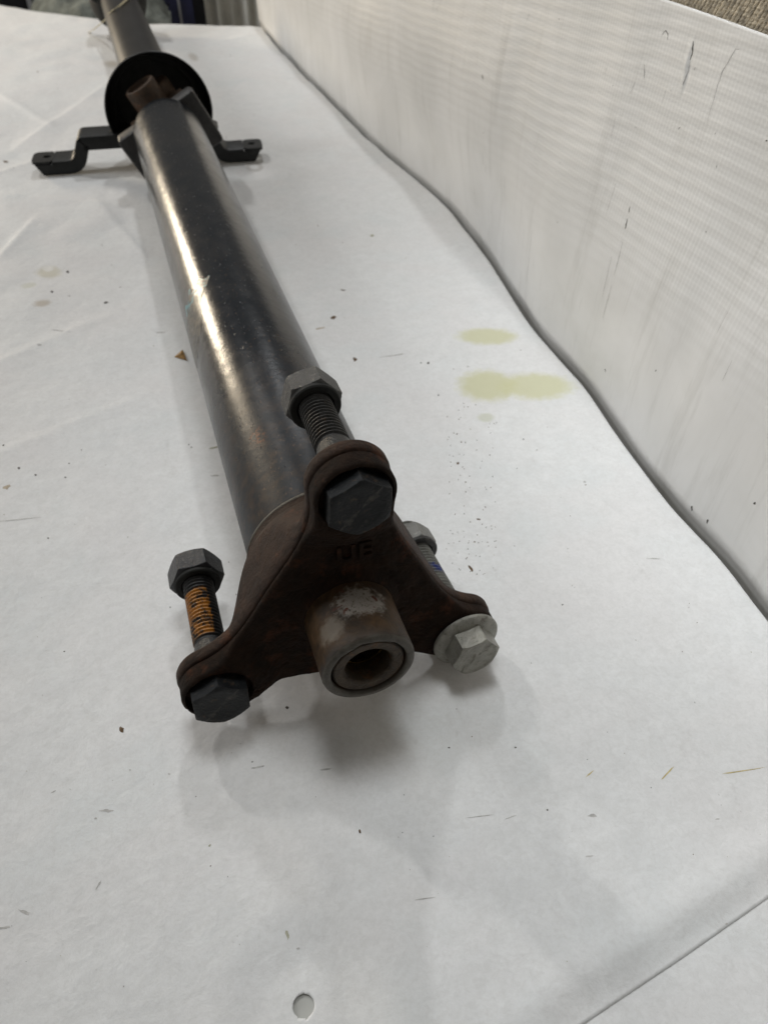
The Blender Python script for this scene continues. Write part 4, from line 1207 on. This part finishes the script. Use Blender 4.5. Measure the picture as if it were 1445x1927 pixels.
# cable tie hanging off the coupling
pts = [(14, 930, 19.5), (10.6, 914, 21.2), (5.2, 884, 23.2), (-1, 860, 23.8), (-6.2, 847, 23.0), (-11, 845, 21.2), (-16, 862, 15.8), (-22.3, 930, -2.9), (-30, 990, -18.3), (-37.2, 1040, -31.4), (-43.3, 1074, -39.8)]
dn = []
for i in range(len(pts)-1):
    for k in range(6):
        t = k/6; dn.append(tuple(pts[i][c]*(1-t)+pts[i+1][c]*t for c in range(3)))
dn.append(pts[-1]); v = []; f = []
for (x, y, z) in dn: v += [(x-1.0, y, z), (x+1.0, y, z+.4), (x+1.0, y+.8, z-.3), (x-1.0, y+.8, z-.7)]
for i in range(len(dn)-1):
    for j in range(4): f.append((i*4+j, i*4+(j+1) % 4, i*4+4+(j+1) % 4, i*4+4+j))
f += [(0, 1, 2, 3), tuple(len(v)-4+q for q in (3, 2, 1, 0))]
o = fix_normals(obj('cable_tie', v, f, M['tie'], None, (-20, 1015, -10), 180))
tag(o, 'pale yellow plastic strip hanging from the far end of the shaft onto the paper', 'cable tie')

# ------------------------------------------------------------------ things beyond the bench
def cloth(u, w):
    x = -122+200*u; y = 1175+150*w
    if u < .6: y += 60*(1-u/.6)
    h = sin(min(1, w*1.5)*pi/2)**.6*(52+20*u)*(.35+.65*sin(pi*min(1, max(0, u*1.02)))**.5)
    return (x+6*noise.noise(Vector((u*6, w*5, 3))), y+8*noise.noise(Vector((u*5, w*5, 8))), -78+h+7*noise.noise(Vector((u*7, w*5, 0)))+4*abs(noise.noise(Vector((u*15, w*7, 2)))))
v, f = grid(np.linspace(0, 1, 90), np.linspace(0, 1, 50), cloth)
o = obj('work_cloth', v, f, M['cloth'], None, (-20, 1250, TZ-40), 180)
so = o.modifiers.new('thickness', 'SOLIDIFY'); so.thickness = 2*S
tag(o, 'crumpled grey-green cloth heaped beyond the far end of the bench behind the shaft', 'cloth')
cab = empty('blue_cabinet', (97, 1330, -300))
tag(cab, 'dark blue metal cabinet with a pale strip down its front, beyond the bench', 'cabinet')
mb = MB(); mb.box(66, 96.2, 1300, 1380, -300, 20); obj('cabinet_door', mb.v, mb.f, M['blue_metal'], cab, (80, 1300, -300), None)
mb = MB(); mb.box(99.8, 119, 1300, 1380, -300, 20); obj('cabinet_door', mb.v, mb.f, M['blue_metal'], cab, (110, 1300, -300), None)
mb = MB(); mb.box(96.3, 99.7, 1297, 1379, -300, 20); obj('pale_strip', mb.v, mb.f, M['white_strip'], cab, (98, 1300, -300), None)
v, f = lathe([(.01, 1299), (1.6, 1299), (1.9, 1300.5)], 20, 82, -52); obj('keyhole', v, f, M['black_plastic'], cab, (82, 1299, -52), 40)
mb = MB(); mb.box(119.5, 140, 1325, 1390, -300, 15); mb.box(119.6, 139.9, 1322, 1324.9, -290, 8)
tag(obj('black_panel', mb.v, mb.f, M['black_plastic'], None, (130, 1330, -300), None), 'black panel standing between the blue cabinet and the white curtain', 'panel')
def curt(u, w):
    x = 128+150*u
    y = 1345-8*u+9*sin(u*46+.8*sin(u*9))+5*sin(u*19+1)
    return (x, y-60*max(0, u-.45), -300+360*w)
v, f = grid(np.linspace(0, 1, 160), np.linspace(0, 1, 6), curt)
o = obj('curtain', v, f, M['curtain'], None, (200, 1340, -300), 180)
so = o.modifiers.new('thickness', 'SOLIDIFY'); so.thickness = 1*S
tag(o, 'white plastic strip curtain with vertical folds at the far end of the bench', 'curtain')
mb = MB(); mb.box(-330, -128, 1420, 1520, -300, 10); mb.box(-326, -132, 1417, 1419.8, -290, 4)
tag(obj('dark_box', mb.v, mb.f, M['black_plastic'], None, (-200, 1450, -300), None), 'dark blue-black box in the far upper left corner beyond the bench', 'box')
mb = MB(); mb.box(-128, -121, 1395, 1402, -300, 15); mb.box(-129, -120, 1394, 1403, -300, -296)
tag(obj('pale_post', mb.v, mb.f, M['white_strip'], None, (-125, 1400, -300), None), 'thin pale post beside the dark box in the far upper left corner', 'post')
mb = MB(); mb.box(-700, 700, 1560, 1575, -300, 60)
tag(obj('back_wall', mb.v, mb.f, M['black_plastic'], None, (0, 1560, -300), None), kind='structure')
mb = MB(); mb.box(-900, 900, -700, 1700, -306, -300)
tag(obj('floor', mb.v, mb.f, M['tabletop'], None, (0, 400, -306), None), kind='structure')
